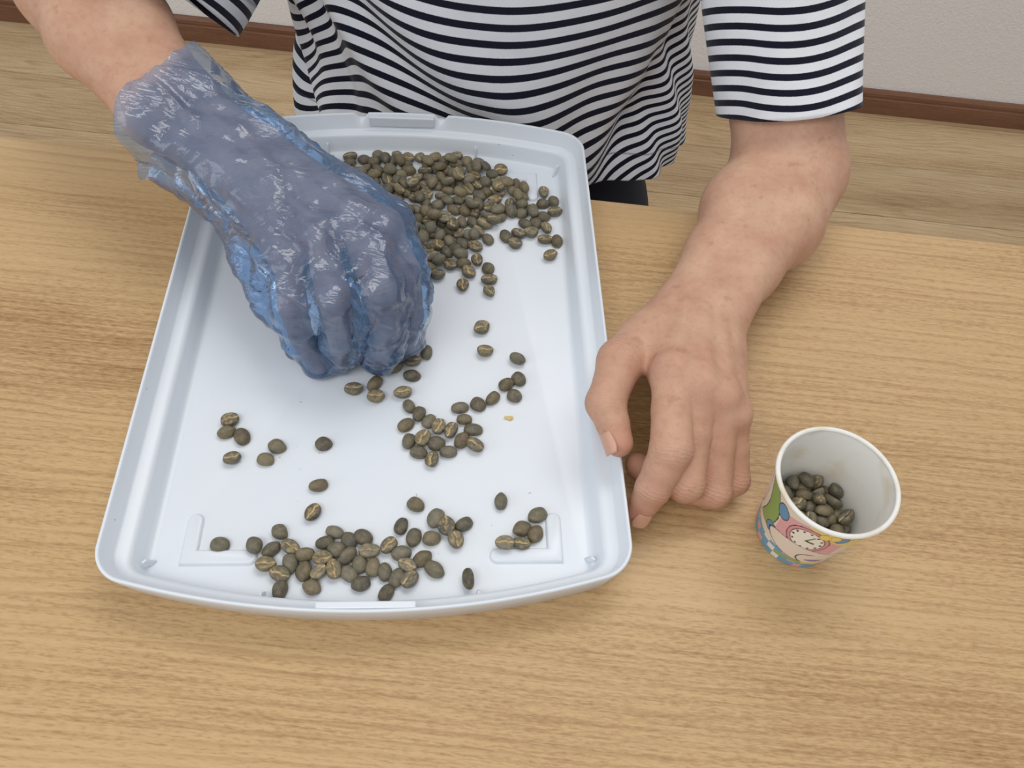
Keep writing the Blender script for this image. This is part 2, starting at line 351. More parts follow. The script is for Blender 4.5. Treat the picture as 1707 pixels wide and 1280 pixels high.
BEAN_DATA = {   # variant, x y z (0.01 mm, above the table top), rotation quaternion (1/1000)
  'heap': "8,-16095,47808,526,973,39,-200,104;3,-14554,48453,576,48,988,140,46;7,-15530,47145,462,957,-123,-35,-260;2,-14845,46432,569,201,860,-456,-112;5,-14418,47654,536,905,-317,-49,280;7,-14089,46656,615,-191,903,-381,55;5,-13345,46109,468,982,-135,97,95;4,-13412,48352,446,993,-102,22,58;1,-13131,47302,556,226,790,565,78;4,-12591,48208,497,938,191,44,287;0,-12135,47285,517,912,-28,149,-380;5,-12419,48947,519,915,-155,155,337;4,-11720,48305,899,816,187,14,-547;6,-11263,48420,487,777,78,109,-615;8,-10993,49209,619,-155,-809,548,-142;4,-10055,48989,591,253,-965,-73,0;3,-10146,48269,522,972,-232,18,20;1,-11238,47396,533,900,308,-68,-301;0,-9807,47669,495,993,86,84,22;8,-10397,47073,497,971,120,150,145;4,-9161,49166,585,129,-805,562,-138;1,-7997,49447,553,89,-931,-350,50;8,-8456,48604,458,896,-45,-126,423;1,-7739,48083,584,791,422,-200,-394;0,-8528,47699,598,-129,-987,14,-98;4,-7176,49240,427,997,-49,39,43;0,-6359,49709,595,-30,989,83,118;8,-6256,48994,478,976,214,20,22;3,-7003,48119,568,-65,-936,306,160;4,-6286,47478,816,876,118,-91,-459;7,-5836,46807,1411,99,948,-244,-177;7,-5449,49391,482,855,106,-120,-493;1,-4461,49300,537,971,181,158,11;7,-4959,48560,475,964,-73,119,-228;8,-3939,48680,790,893,-302,94,-321;6,-2657,48476,833,248,-967,-33,-47;5,-4641,47692,620,249,-937,198,-143;5,-12161,45851,550,922,-274,-105,-253;2,-11262,46373,597,28,803,-549,-227;5,-10474,46263,536,805,-75,284,-515;0,-9862,45841,808,763,-403,233,-448;5,-9008,46828,599,-82,-948,-302,-65;0,-8056,46964,514,963,-177,14,-202;3,-7211,47169,569,772,326,-86,-539;1,-7419,46275,453,962,-103,-57,-245;8,-8255,46034,573,-3,966,-256,10;7,-9082,45806,615,141,862,471,-124;3,-11519,45093,566,802,-344,106,-477;4,-10702,45518,490,987,96,131,6;4,-12020,44635,456,989,115,-25,-84;4,-10883,44312,437,918,-52,-35,-392;3,-10171,44549,448,886,-42,41,-460;2,-9712,45194,556,-42,-947,312,56;4,-8855,44660,570,31,-985,169,-32;7,-8055,45099,617,155,-950,-237,132;8,-6472,45923,435,987,-105,16,-124;8,-6887,45147,564,236,970,-2,-60;6,-5522,45843,523,979,-17,190,-66;0,-6406,46798,446,858,34,8,-513;1,-5658,46890,422,846,-16,66,-528;1,-4928,46225,600,458,-807,331,-169;8,-4390,46793,574,-36,-963,227,143;6,-3726,47122,589,903,336,-102,-248;2,-2742,47418,564,109,-993,36,13;1,-2097,46987,993,994,100,-19,-42;8,-2628,46218,575,-134,980,-143,34;7,-1543,46456,551,918,-160,233,-276;8,-1335,47334,477,774,82,119,-616;8,-677,46598,965,778,274,-64,-561;4,-3515,46131,470,971,-5,-129,-203;4,-3988,45572,510,947,157,-135,-245;5,-4652,44956,607,-296,-816,496,16;2,-5581,44758,594,920,-361,6,-152;7,-2807,45353,585,10,996,91,11;4,-1654,45153,596,99,-723,650,-213;6,-720,45144,603,915,394,-19,-83;7,-779,45878,550,956,254,-142,-38;6,-653,44310,444,998,56,-5,4;3,-10241,43335,555,965,174,-190,-41;4,-9528,43614,564,858,-322,40,-399;8,-7972,44224,538,833,-176,-175,-494;8,-8608,43470,443,971,-123,17,-204;6,-7030,44243,468,990,16,-93,107;7,-6788,43235,405,997,-9,31,73;6,-7813,43288,606,735,-135,341,-570;0,-7005,42196,1491,997,56,19,39;4,-5793,43830,501,933,-171,155,-275;6,-4917,43888,504,861,171,20,-478;1,-3981,44700,541,781,-144,247,-555;7,-3081,44524,633,-346,892,287,-43;3,-2258,44514,533,844,-232,-10,-484;0,-4150,43677,594,125,-807,514,-262;1,-3251,43519,605,-482,-848,171,137;6,-2280,43717,438,989,-51,11,-136;6,-2622,42965,891,-163,-987,-9,-8;2,-9701,42710,548,957,-231,-111,134;3,-9070,42213,576,2,-997,75,-20;5,-8245,42470,486,854,74,146,-494;5,-7358,42323,612,-242,970,19,23;4,-6474,42424,462,884,126,-23,-449;6,-5758,42511,602,-138,-824,527,-156;3,-5013,42695,463,809,-28,72,-583;4,-4198,42724,502,884,171,-110,-421;0,-3328,42665,603,48,987,-72,-138;5,-3667,41870,606,-110,-927,335,129;3,-8776,41115,481,887,-138,12,-441;2,-8113,41419,582,-249,780,-554,148;2,-7225,41157,584,285,930,-227,-54;2,-6429,41030,550,842,262,74,466;5,-5810,41630,454,883,-114,-35,-455;7,-5073,41403,606,-175,-748,-637,-63;6,-4343,41366,555,847,-253,49,-465;4,-7947,40249,483,766,125,-112,-620;7,-7162,39622,641,373,-922,94,-42;7,-6441,40104,585,-82,-867,488,-54;8,-5704,40659,466,785,-163,32,-596;4,-5136,39890,514,976,-128,-132,-114;0,-3738,40326,582,-129,977,-168,12;2,-4674,39253,788,986,74,144,29;4,-5701,39429,435,864,62,-47,-498;6,-6728,38893,591,79,942,267,188;0,-6136,38442,814,896,312,76,307;2,-7849,39029,539,830,216,-125,-498;5,-7630,38007,441,964,-50,-77,-250;2,-6712,37844,553,968,-139,178,-110;7,-5332,38316,613,184,-970,156,-40;5,-4401,38587,474,956,-179,53,227;1,-6933,36981,434,848,-62,64,-523;7,-6077,37324,609,218,976,2,-3;1,-8425,44392,982,823,-71,-52,-561;6,-3257,47947,742,925,-85,-88,-360;7,-7130,41221,1074,778,102,-79,614;8,-10051,44892,1102,-262,-891,342,141;2,-13398,46458,956,985,-131,-66,-85;5,-9027,42933,853,775,233,115,576;7,-8374,48365,1060,932,-199,105,-284;3,-6545,46368,1075,-301,-940,-125,-103;0,-8386,41285,1003,974,-24,-137,-179;7,-6349,44505,765,892,-322,-8,-316;7,-10925,44754,963,699,42,-34,713;6,-6218,42350,1157,-128,972,166,-108;7,-4385,44170,1102,303,950,5,-82;1,-2486,43938,958,989,6,-8,144;7,-5555,41655,1221,-13,845,-499,191;5,-11090,46931,1046,938,338,43,-64;3,-7308,47790,1089,852,-236,93,458;2,-12328,46550,712,956,-166,-63,234;6,-3906,41135,1006,731,262,202,596;2,-7553,40274,954,696,299,218,615;7,-7712,46135,918,724,-206,-208,625;7,-2677,46337,1141,21,766,631,-121;8,-4988,46849,940,958,114,5,261;8,-1092,45670,1054,845,-10,66,-531;6,-9135,45610,1227,83,890,448,-27;5,-14581,46305,969,930,-278,-78,228;1,-5845,48108,550,58,-888,450,-79;2,-4716,40539,460,968,50,44,-241;5,-10538,48132,1047,824,-12,258,-504;8,-4575,48363,1009,773,269,-102,-566;5,-6667,48815,1095,944,-269,181,66;2,-1483,44278,668,850,230,83,-467",
  'heap_edge': "2,-2899,41266,424,880,-3,-9,-475;5,-3451,39020,610,49,-797,601,-36;7,-3919,37834,585,53,919,-390,-38;7,-2588,38431,405,814,18,-24,-581;2,-2393,37333,547,65,994,87,16;4,-4181,36535,574,0,-756,654,28;4,-2281,36257,571,-14,-899,437,8",
  'far_right': "4,861,46774,573,42,756,-654,-14;5,890,45573,421,996,78,18,39;4,1694,45947,421,814,-27,43,-578;0,1834,44776,583,24,989,139,37;5,156,44668,609,35,-798,601,32;3,184,44228,908,824,20,13,-566;0,979,44214,436,999,6,15,-40;2,-298,43257,427,976,-15,-6,-216;1,496,43494,402,820,34,-17,-571;5,1325,42969,602,84,841,-533,-28;7,204,42379,586,79,995,57,33;0,-740,42063,588,81,978,-188,-33;2,-1623,41770,436,854,-35,26,-519;7,-880,41062,585,-7,-996,94,-4;8,1278,41808,568,91,995,44,14;0,2187,41816,438,764,17,11,-645;0,1786,40252,582,51,-950,-307,15",
  'mid': "7,-2448,32961,596,62,-939,-337,27;5,-2004,31054,604,71,994,79,-21;8,185,30688,581,769,608,-148,-128;6,399,29143,431,886,34,-5,-462;5,-362,28624,414,946,-18,-43,320;6,238,27814,432,956,9,-29,-293;3,-1130,27431,454,889,66,-8,452;6,-1998,26881,421,933,-22,-13,-359;8,-3118,26492,409,989,59,14,134;8,-2740,25679,394,999,-21,1,28;1,-2095,25009,409,999,-40,12,19;8,-1854,23875,574,60,963,-263,14;0,-2711,24156,440,839,13,24,544;3,-3463,24709,577,9,796,603,47;0,-4240,24886,583,23,-774,-632,33;1,-4914,25270,412,839,-44,-16,541;3,-5589,25703,451,745,-40,27,665;8,-6310,26198,403,880,9,-29,-473;8,-6289,24821,398,934,-22,-18,357;3,-5919,23683,437,738,-19,-31,674;6,-5093,23974,561,15,831,556,4;6,-4220,23743,417,1000,-15,-11,-3;5,-5192,23007,392,996,10,11,-82;6,-4325,22576,571,130,713,678,122;8,-3420,23270,395,999,-19,-6,49;2,-6857,27122,549,40,-991,-128,-28;0,-8481,26591,584,-11,997,60,42;3,-8752,27598,446,844,-55,-29,533;0,-9969,26969,585,59,992,111,-12;0,-6501,28525,435,1000,0,16,2;3,-7649,29091,452,831,-56,-5,553;1,-6648,29644,543,44,996,82,-3;8,-5836,30500,413,682,-22,-62,728",
  'left': "6,-16947,23804,561,8,-974,-224,-12;0,-16945,22979,439,974,-15,-22,226;2,-15950,22793,431,877,-18,16,-479;0,-16070,21217,586,53,981,177,56;4,-13689,22378,419,996,34,18,-77;1,-14156,21448,394,998,0,-9,-60;4,-10974,22891,419,999,-28,-16,19;3,-10680,20100,437,984,12,30,176;2,-10599,18341,554,-15,840,541,-25",
  'front': "1,-15246,15898,417,998,-56,8,24;7,-13297,15970,671,882,22,-34,-470;4,-12160,16989,421,959,38,15,-281;0,-12377,15920,445,918,35,22,395;8,-11352,16154,573,4,980,-201,6;4,-12415,15021,583,83,993,82,-15;3,-11533,14565,572,137,-986,98,2;0,-11335,13740,438,718,2,23,696;5,-11143,15250,411,822,48,17,-567;5,-10444,15802,598,806,563,131,128;0,-9435,15712,579,88,-993,-78,-31;4,-10295,14893,415,703,-23,-20,710;8,-9478,14895,569,35,895,444,8;7,-9671,14036,412,993,-31,3,-114;3,-8677,15142,572,-10,-830,557,14;1,-7827,15002,401,962,14,12,-274;6,-8785,16317,428,991,1,28,129;3,-9535,16627,438,983,32,0,180;8,-9116,17340,395,994,-14,14,-104;7,-8225,16929,401,886,-7,-4,-463;1,-8067,15979,610,709,527,278,377;1,-7469,17207,412,980,-46,-13,-194;1,-6971,16411,541,67,995,71,4;2,-7364,15603,440,825,-16,33,-564;2,-7079,14514,440,984,-29,-31,173;1,-6606,15526,401,681,-20,10,732;2,-5901,15324,427,794,-14,-2,-607;1,-5193,15084,405,795,-32,-8,606;6,-4472,15038,570,146,883,443,48;3,-5954,16844,576,18,-896,-442,-20;0,-5177,16502,434,996,4,-3,87;3,-4717,15813,575,39,985,-165,15;0,-3968,16304,432,937,1,0,348;0,-3203,15780,438,967,-16,12,-255;8,-5611,14155,391,833,11,2,553;1,-5460,18129,401,765,25,16,643;5,-4836,19554,400,985,-22,30,-168;2,-4630,17511,441,754,24,47,655;5,-3627,17578,406,997,41,22,64;7,-2869,18371,591,-31,817,-576,25;2,-3563,18827,440,813,-17,24,582;3,-1899,18630,432,954,4,21,299;6,-2238,17617,567,85,826,-555,-45;2,-1241,15389,631,625,490,-357,-491",
  'bracket': "0,78,20335,444,684,-33,-2,729;2,2289,19691,437,960,-20,13,278;7,1458,18750,424,970,-48,35,234;7,2253,18507,408,817,-28,-3,576;3,533,17640,830,63,-997,-39,1;0,1485,17783,587,77,997,-12,15",
  'cup': "8,15702,20439,861,221,-602,-726,249;6,18934,20770,856,63,-238,959,-139;2,17030,22382,711,377,-1,0,926;7,18247,20145,684,720,-2,-1,694;4,18354,21420,688,66,0,0,998;5,17282,20545,677,89,-1,-1,996;2,16770,19134,873,297,859,412,67;1,18330,21958,887,35,-33,499,865;0,16132,20909,887,740,-393,165,-520;1,16487,22142,1275,713,-507,-95,-475;0,16410,20033,894,230,270,-775,-524;7,18482,22666,956,728,582,-349,96;3,17963,18909,871,310,706,601,211;0,17482,21415,878,141,-726,-657,146;1,19341,20091,681,61,2,1,-998;5,17544,19698,807,419,-199,96,881;0,16032,21798,981,241,-840,-84,480;3,19423,21345,887,540,-809,115,-202;5,17451,18864,1239,116,685,-686,-215;7,16704,21591,927,296,-320,847,-305;5,16852,19654,1101,892,-303,-146,303;3,19635,20704,1260,673,-405,587,-197;5,18691,19454,902,159,449,-589,-653;6,17653,22595,947,183,362,597,692;8,18554,21189,1193,850,44,31,-524;5,15787,21033,1352,290,-294,94,906;3,19105,19358,951,490,-101,667,-552;5,19186,20103,1400,161,199,886,-387;2,16009,21551,1859,161,305,919,-190;3,15858,20219,1445,21,383,-867,319;4,17756,21463,1388,65,492,-867,45;1,18989,22023,1135,878,77,435,183;6,17969,20654,1224,248,329,911,24;6,16211,19365,1272,313,-240,-367,842;2,17580,19780,1538,140,639,748,109;6,18713,21567,1906,576,455,-372,-569;1,17269,22047,1434,810,382,445,11;4,18538,18879,1413,449,-858,-175,181;1,17895,21592,1932,398,-860,299,-111;2,16646,20222,1659,802,507,134,286;6,17588,20494,1738,253,-49,436,863;0,16949,20850,1209,306,301,-159,-889;4,16976,18910,1598,417,-335,-323,781;1,15811,20412,1991,85,139,-918,362;6,18172,22194,1581,612,790,0,25;1,17715,18822,1741,100,437,812,373;4,17474,22892,2179,527,463,513,-495;3,18475,19993,1473,244,402,-111,-876;4,16496,21426,1337,441,-351,-64,824;3,19101,20612,1664,185,-196,-202,942;0,15966,19758,2018,807,521,146,-237;0,19327,21425,1545,210,129,-304,-920;6,17264,19710,1853,662,136,-132,-726;4,16708,20841,1946,632,-764,-47,120;0,18115,22786,1693,680,626,-329,194;3,16292,22375,1972,288,-183,673,-656;1,18234,20713,1874,385,-408,8,-828;5,19088,19333,1831,530,453,715,-59;3,17525,18681,2300,111,-121,274,948;0,19503,20880,2094,13,136,303,943;1,19357,21712,2044,525,-274,163,789;3,18154,19318,1945,341,-580,100,-733;0,17479,21187,2148,226,-281,-931,-64;5,17009,22559,1532,475,-489,-540,-493;6,15747,20808,2139,238,-62,365,898;1,15528,20029,2751,546,260,662,442;6,19508,20009,2195,192,-529,816,-131;1,19007,21543,2732,445,804,-393,-27;6,17535,22331,2212,735,672,-78,50;3,16834,21766,2008,736,-113,-204,636;5,16605,19100,1976,627,-294,-122,711;0,18015,19840,2196,474,-127,-477,-729;0,18977,19629,2621,837,-154,169,498;1,18938,22468,1885,668,394,-583,243;5,18809,20403,2305,409,193,577,-680;8,16222,19217,2615,24,369,798,-476;7,19322,22164,2703,473,-78,-708,519;4,16932,22488,2516,615,325,-528,-487;3,17423,19984,2907,289,700,533,377;5,17718,21041,2436,302,-152,181,-924;7,18081,19243,2656,983,169,43,65;5,15851,21555,2256,573,-53,-237,-783;7,18324,22101,2431,41,360,-681,636;6,16378,19971,2403,867,-257,317,-285;3,18630,21063,2374,276,-216,-306,885;0,18216,22651,2643,185,-780,-205,-562;7,17098,20360,2382,21,-926,377,-26;8,18761,19588,2204,250,637,-711,163;5,15645,20926,2877,38,558,826,-70;4,18131,21409,2980,279,169,-944,46;6,16900,21006,2773,85,-319,914,-238;2,16356,21672,2601,626,-282,316,-655;3,17433,21711,2573,861,-508,17,-20;5,18146,20154,2631,871,-342,0,-354;7,18221,20620,2939,887,-436,114,98;5,17097,19374,2523,22,464,877,-121;0,19620,20527,2780,351,845,343,213;8,16914,20041,2867,591,-328,-275,683;3,17602,22574,2862,444,62,0,894",
}
GL = {'heap': ('grey-green raw coffee bean in the big heap at the far end of the tray', 'beans in the big heap beside the gloved hand'),
      'heap_edge': ('raw coffee bean strayed from the near right tip of the big heap', 'beans straying from the heap'),
      'far_right': ('raw coffee bean of the small loose scatter right of the big heap', 'loose beans right of the heap'),
      'mid': ('raw coffee bean of the cluster in the middle of the tray', 'beans in the middle cluster'),
      'left': ('raw coffee bean', 'few beans lying apart on the left half of the tray'),
      'front': ('raw coffee bean of the long cluster at the near end of the tray', 'beans in the near cluster'),
      'bracket': ('raw coffee bean beside the L-shaped bracket at the near right corner', 'beans at the near right bracket'),
      'cup': ('raw coffee bean lying inside the small paper cup', 'beans in the paper cup')}
OWN = {('left', 0): 'brown coffee bean, farthest of the trio on the left of the tray',
       ('left', 1): 'smooth grey-green coffee bean, middle one of the trio on the left of the tray',
       ('left', 2): 'small coffee bean, right one of the trio on the left of the tray',
       ('left', 3): 'coffee bean showing its crease, alone just below the trio on the left',
       ('left', 4): 'large brown rounded coffee bean touching a darker one, left of tray centre',
       ('left', 5): 'dark smooth coffee bean touching the near side of a larger brown one',
       ('left', 6): 'pale round coffee bean alone near the centre of the tray',
       ('left', 7): 'blotchy round coffee bean alone above the near cluster',
       ('left', 8): 'narrow brown coffee bean lying slantwise alone above the near cluster',
       ('front', 0): 'oblong grey coffee bean inside the near left L-shaped bracket',
       ('front', 43): 'broken dark coffee bean alone at the near end, right of the cluster',
       ('front', 34): 'coffee bean nearest the tray edge, standing against the near rim at centre',
       ('front', 36): 'round grey coffee bean above the right part of the near cluster',
       ('bracket', 0): 'smooth oval coffee bean standing alone above the near right bracket',
       ('bracket', 1): 'tan coffee bean at the tip of the near right bracket, topmost of its group',
       ('mid', 0): 'pale coffee bean with crease, alone right of the gloved fingertips, the farther of two',
       ('mid', 1): 'coffee bean with crease, alone right of the gloved fingertips, the nearer of two',
       ('mid', 2): 'thin half coffee bean at the upper right end of the curved line of beans',
       ('mid', 32): 'light brown coffee bean right of the gloved fingertip',
       ('mid', 28): 'dark coffee bean with crease, leftmost below the gloved fingers',
       ('far_right', 16): 'coffee bean nearest the viewer among the loose ones at the far right',
       ('far_right', 0): 'tan coffee bean farthest away among the loose ones at the far right'}
BCOL = [lin(102, 100, 87), lin(112, 107, 91), lin(94, 90, 77), lin(118, 109, 86), lin(124, 114, 92), lin(104, 94, 75), lin(86, 84, 75), lin(115, 112, 99), lin(108, 105, 92)]
rb_ = random.Random(5)
ORD = ['first', 'second', 'third', 'fourth', 'fifth', 'sixth', 'seventh', 'eighth', 'ninth', 'tenth', 'eleventh', 'twelfth', 'thirteenth', 'fourteenth', 'fifteenth', 'sixteenth', 'seventeenth', 'eighteenth']
def tray_uv(x, y):
    c, s_ = math.cos(TROT), math.sin(TROT); return ((x-TC[0])*c + (y-TC[1])*s_, -(x-TC[0])*s_ + (y-TC[1])*c)
def rows_of(items, names):
    """split beans (index, u, v) into rows from far to near and count each row from the left"""
    items = sorted(items, key=lambda e: -e[2]); n = len(names); out = {}
    for r in range(n):
        part = sorted(items[len(items)*r//n: len(items)*(r+1)//n], key=lambda e: e[1])
        for k, e in enumerate(part): out[e[0]] = (ORD[k] if k < len(part)-1 else 'last', names[r])
    return out
for zone, s in BEAN_DATA.items():
    lab, grp = GL[zone]; E = []
    for e in s.split(';'):
        vi, x, y, z, qw, qx, qy, qz = map(int, e.split(',')); E.append((vi, x*1e-5, y*1e-5, z*1e-5, Quaternion((qw, qx, qy, qz)).normalized()))
    UV = [tray_uv(e[1], e[2]) for e in E]; free = [i for i in range(len(E)) if (zone, i) not in OWN]
    sub = lambda f: [(i,)+UV[i] for i in free if f(i)]
    where = {}
    if zone == 'front':
        for i, (k, r) in rows_of(sub(lambda i: True), ['farthest', 'second', 'third', 'nearest']).items(): where[i] = (k+' from left in the '+r+' row of the near cluster', grp)
    elif zone == 'mid':
        for i, (k, r) in rows_of(sub(lambda i: 9 <= i < 25), ['upper', 'middle', 'lower']).items(): where[i] = (k+' from left in the '+r+' row of the middle cluster', grp)
        for i, (k, r) in rows_of(sub(lambda i: 3 <= i < 9), ['']).items(): where[i] = (k+' from left in the curved line right of centre', 'curved line of beans')
        for i, (k, r) in rows_of(sub(lambda i: i >= 25), ['']).items(): where[i] = (k+' from left of those below the gloved fingertips', 'beans just below the gloved fingers')
    elif zone == 'far_right':
        for i, (k, r) in rows_of(sub(lambda i: True), ['far', 'middle', 'near']).items(): where[i] = (k+' from left in the '+r+' row beside the heap', grp)
    elif zone == 'heap_edge':
        for i, (k, r) in rows_of(sub(lambda i: True), ['']).items(): where[i] = (k+' from left of those off the heap tip', grp)
    elif zone == 'bracket':
        for i, (k, r) in rows_of(sub(lambda i: True), ['']).items(): where[i] = (k+' from left inside the near right bracket', grp)
    elif zone == 'heap':
        for i in free:
            u, v_ = UV[i]; top = E[i][3] > 0.0085
            part = 'along the far tray wall' if v_ > 0.150 else 'at the right end' if u > 0.035 else 'at the near tip' if v_ < 0.075 else 'beside the glove' if u < -0.022 else 'in the middle'
            where[i] = (('on top of the heap, ' if top else 'in the big heap, ') + part, grp)
    elif zone == 'cup':
        zs = sorted(e[3] for e in E)
        for i in free: where[i] = ('on the surface of the beans in the paper cup' if E[i][3] > zs[int(len(zs)*0.66)] else 'deep inside the paper cup', grp)
    for i, (vi, x, y, z, q) in enumerate(E):
        o = bpy.data.objects.new('coffee_bean', BEAN[vi][0]); link(o)
        o.location = (x, y, TABLE + z); o.rotation_mode = 'QUATERNION'; o.rotation_quaternion = q
        k = rb_.uniform(1.02, 1.18) if zone in ('front', 'mid', 'left', 'bracket') else rb_.uniform(1.02, 1.12) if zone != 'cup' else rb_.uniform(0.98, 1.06)
        o.scale = (k*rb_.uniform(.95, 1.04), k*rb_.uniform(.93, 1.04), k)
        c = rb_.choice(BCOL); f = rb_.uniform(0.95, 1.28) if zone == 'heap' else rb_.uniform(0.74, 1.15); o.color = (c[0]*f, c[1]*f, c[2]*f, 1)  # heap beans get a lighter colour, standing in for the brighter light on them
        nz_ = (q @ Vector((0, 0, -1))).z
        look = 'crease up' if nz_ > 0.45 else 'rounded back up' if nz_ < -0.45 else 'on edge'
        if (zone, i) in OWN: tag(o, OWN[(zone, i)], 'coffee bean', grp)
        else: tag(o, 'coffee bean, '+look+', '+where[i][0], 'coffee bean', where[i][1])
# pale flakes of chaff
m = NT('pale_chaff'); m.set(Base_Color=lin(214, 190, 128), Roughness=0.7); M['chaff'] = m.m
for px, py, r, lab in ((848, 697, 2.2, 'tiny pale chaff flake right of the middle cluster on the tray'), (562, 268, 2.0, 'tiny pale chaff flake at the far tray wall beside the glove')):
    p = at(px, py, TABLE+FLOORZ+0.0006); vs = []; n = 9; q = random.Random(px)
    for zz_ in (0.0, 0.0005):
        for a in range(n): rr = r*0.001*q.uniform(.6, 1.15); vs.append((rr*math.cos(a*2*math.pi/n)*1.3, rr*math.sin(a*2*math.pi/n)*.8, zz_ + 0.0006*math.sin(a*1.7)))
    fs = [list(range(n))[::-1], list(range(n, 2*n))] + [[a, (a+1) % n, n+(a+1) % n, n+a] for a in range(n)]
    o = mesh_obj('chaff_flake', vs, fs, M['chaff'], smooth=False); o.location = (p[0], p[1], TABLE+FLOORZ+0.0007); tag(o, lab, 'chaff')

# ------------------------------------------------------------------ paper cup
CUP = (0.1765, 0.207); CH, CR1, CR0 = 0.066, 0.0318, 0.0231
cup = tag(empty('paper_cup', (CUP[0], CUP[1], TABLE)), 'small white paper cup with colourful cartoon print, half full of coffee beans', 'cup')
m = NT('printed_paper'); a_ = m.n('ShaderNodeAttribute', attribute_name='print_colour'); nz = m.n('ShaderNodeTexNoise', i_Vector=m.coords(), i_Scale=500.0)
m.set(Base_Color=(a_, 'Color'), Roughness=0.42, Normal=m.bump(nz, 0.05, 0.0003)); M['print'] = m.m
m = NT('white_paper'); st = m.n('ShaderNodeTexNoise', i_Vector=m.coords(), i_Scale=45.0, i_Detail=3.0)
m.set(Base_Color=m.mix(m.ramp(st, [(0.5, (0, 0, 0, 1)), (0.72, (1, 1, 1, 1))]), lin(236, 234, 228), lin(219, 208, 186)), Roughness=0.45); M['paper'] = m.m
TH0 = math.atan2(-CUP[1], -CUP[0])
def print_col(A, Hh):
    """flat print on the wrapper: A angle in degrees from the side facing the table's front left (negative = left), Hh height 0..1"""
    c = np.zeros(A.shape + (3,)); c[:] = lin(232, 222, 205)[:3]
    def put(mask, rgb): c[mask] = lin(*rgb)[:3]
    ell = lambda a, h, ra, rh, rot=0.0: (((A-a)*math.cos(rot)+(Hh-h)*90*math.sin(rot))/ra)**2 + ((-(A-a)*math.sin(rot)+(Hh-h)*90*math.cos(rot))/(rh*90))**2
    INK = (45, 42, 44)
    # chequered foot of blue, pink and pale patches
    foot = Hh < 0.24 + 0.03*np.sin(np.radians(A*4))
    ck = (np.floor((A+400)/11) + np.floor(Hh/0.085)).astype(int)
    put(foot, (112, 165, 196)); put(foot & (ck % 3 == 0), (222, 168, 172)); put(foot & (ck % 7 == 1), (238, 232, 226))
    # pink field with a clock
    pk = (A > -18) & (A < 52) & (Hh > 0.40) & (Hh < 0.93 - 0.004*np.abs(A-8)); put(pk, (228, 170, 176))
    # yellow band under the rim on the right
    yl = (Hh > 0.72 + 0.10*np.cos(np.radians(A*3.0-60))) & (A > 12) & (A < 120); put(yl, (233, 214, 138))
    e = ell(16, 0.66, 19, 0.20); put(e < 1.42, INK); put(e < 1.28, (224, 150, 160)); put(e < 0.92, INK); put(e < 0.82, (245, 240, 228))
    for k in range(12):
        th = k*math.pi/6; put(ell(16+15*math.cos(th), 0.66+0.155*math.sin(th), 1.3, 0.016) < 1, INK)
    put((np.abs((A-16)-(Hh-0.66)*42) < 1.1) & (Hh > 0.64) & (Hh < 0.78), (90, 140, 70)); put((np.abs(Hh-0.655) < 0.013) & (A > 15) & (A < 25), INK)
    # green ribbon on the left
    gx = -44 + 12*np.sin((Hh-0.3)*5.0); gr = (np.abs(A-gx) < 10.5) & (Hh > 0.34); put((np.abs(A-gx) < 11.8) & (Hh > 0.33), INK); put(gr, (142, 172, 96))
    e = ell(-66, 0.62, 10, 0.26); put(e < 1.15, INK); put(e < 1, (236, 216, 200))
    # small blue drops
    for a, h, ra, rh in ((-19, 0.80, 7, .10), (-24, 0.40, 8, .07), (44, 0.86, 6, .06), (-80, .45, 9, .12)):
        e = ell(a, h, ra, rh, 0.5); put(e < 1.3, INK); put(e < 1, (96, 150, 190))
    for a, h in ((30, 0.90), (36, .88), (27, .86)): e = ell(a, h, 5, .055); put(e < 1.25, (150, 120, 60)); put(e < 1, (240, 214, 120))
    # small unreadable scribble on the yellow band
    put((np.abs(Hh - (0.90 + 0.018*np.sin(np.radians(A*40)))) < 0.012) & (A > 52) & (A < 78), (110, 112, 130))
    # cream swoosh with a dark outline
    sw = ell(28, 0.33, 52, 0.155, -0.10); put(sw < 1.09, INK); put(sw < 1, (236, 222, 208))
    arc = np.abs(np.sqrt(((A-38)/16)**2 + ((Hh-0.27)/0.11)**2) - 1) < 0.06; put(arc & (A < 38) & (sw < 1), INK)
    e = ell(46, 0.235, 12, 0.03); put((e < 1) & (sw < 1), (150, 130, 170))
    # green and yellow stripe along the foot
    gs = (np.abs(Hh - (0.115 + 0.03*np.sin(np.radians(A*2.5)))) < 0.028) & (A > -4) & (A < 60); put(gs, (150, 178, 92)); put(gs & (A > 34), (228, 210, 120))
    return c
na, nh = 420, 150
th = np.linspace(0, 2*np.pi, na, endpoint=False); hh = np.linspace(0, 1, nh)
TT, HHh = np.meshgrid(th, hh, indexing='ij'); RR = CR0 + (CR1-CR0)*HHh
vs = np.stack([RR*np.cos(TT), RR*np.sin(TT), 0.0006 + HHh*(CH-0.0012)], -1).reshape(-1, 3)
dA = (np.degrees(TT - TH0) + 180) % 360 - 180
o = mesh_obj('printed_wrapper', vs, grid_faces(na, nh, True), M['print'], cup); attr(o, 'print_colour', np.concatenate([print_col(dA, HHh).reshape(-1, 3), np.ones((na*nh, 1))], 1), 'FLOAT_COLOR')
def lathe(name, prof, mat, parent, n=96):
    t = np.linspace(0, 2*np.pi, n, endpoint=False); P = np.array(prof)
    v = np.stack([np.outer(np.cos(t), P[:, 0]), np.outer(np.sin(t), P[:, 0]), np.tile(P[:, 1], (n, 1))], -1).reshape(-1, 3)
    return mesh_obj(name, v, grid_faces(n, len(P), True), mat, parent)
lathe('inner_wall', [(CR0-0.0006, 0.0004), (CR0-0.0005, 0.002), (CR0+(CR1-CR0)*.08-0.0005, CH*.08), (CR1-0.0006, CH-0.001)], M['paper'], cup)
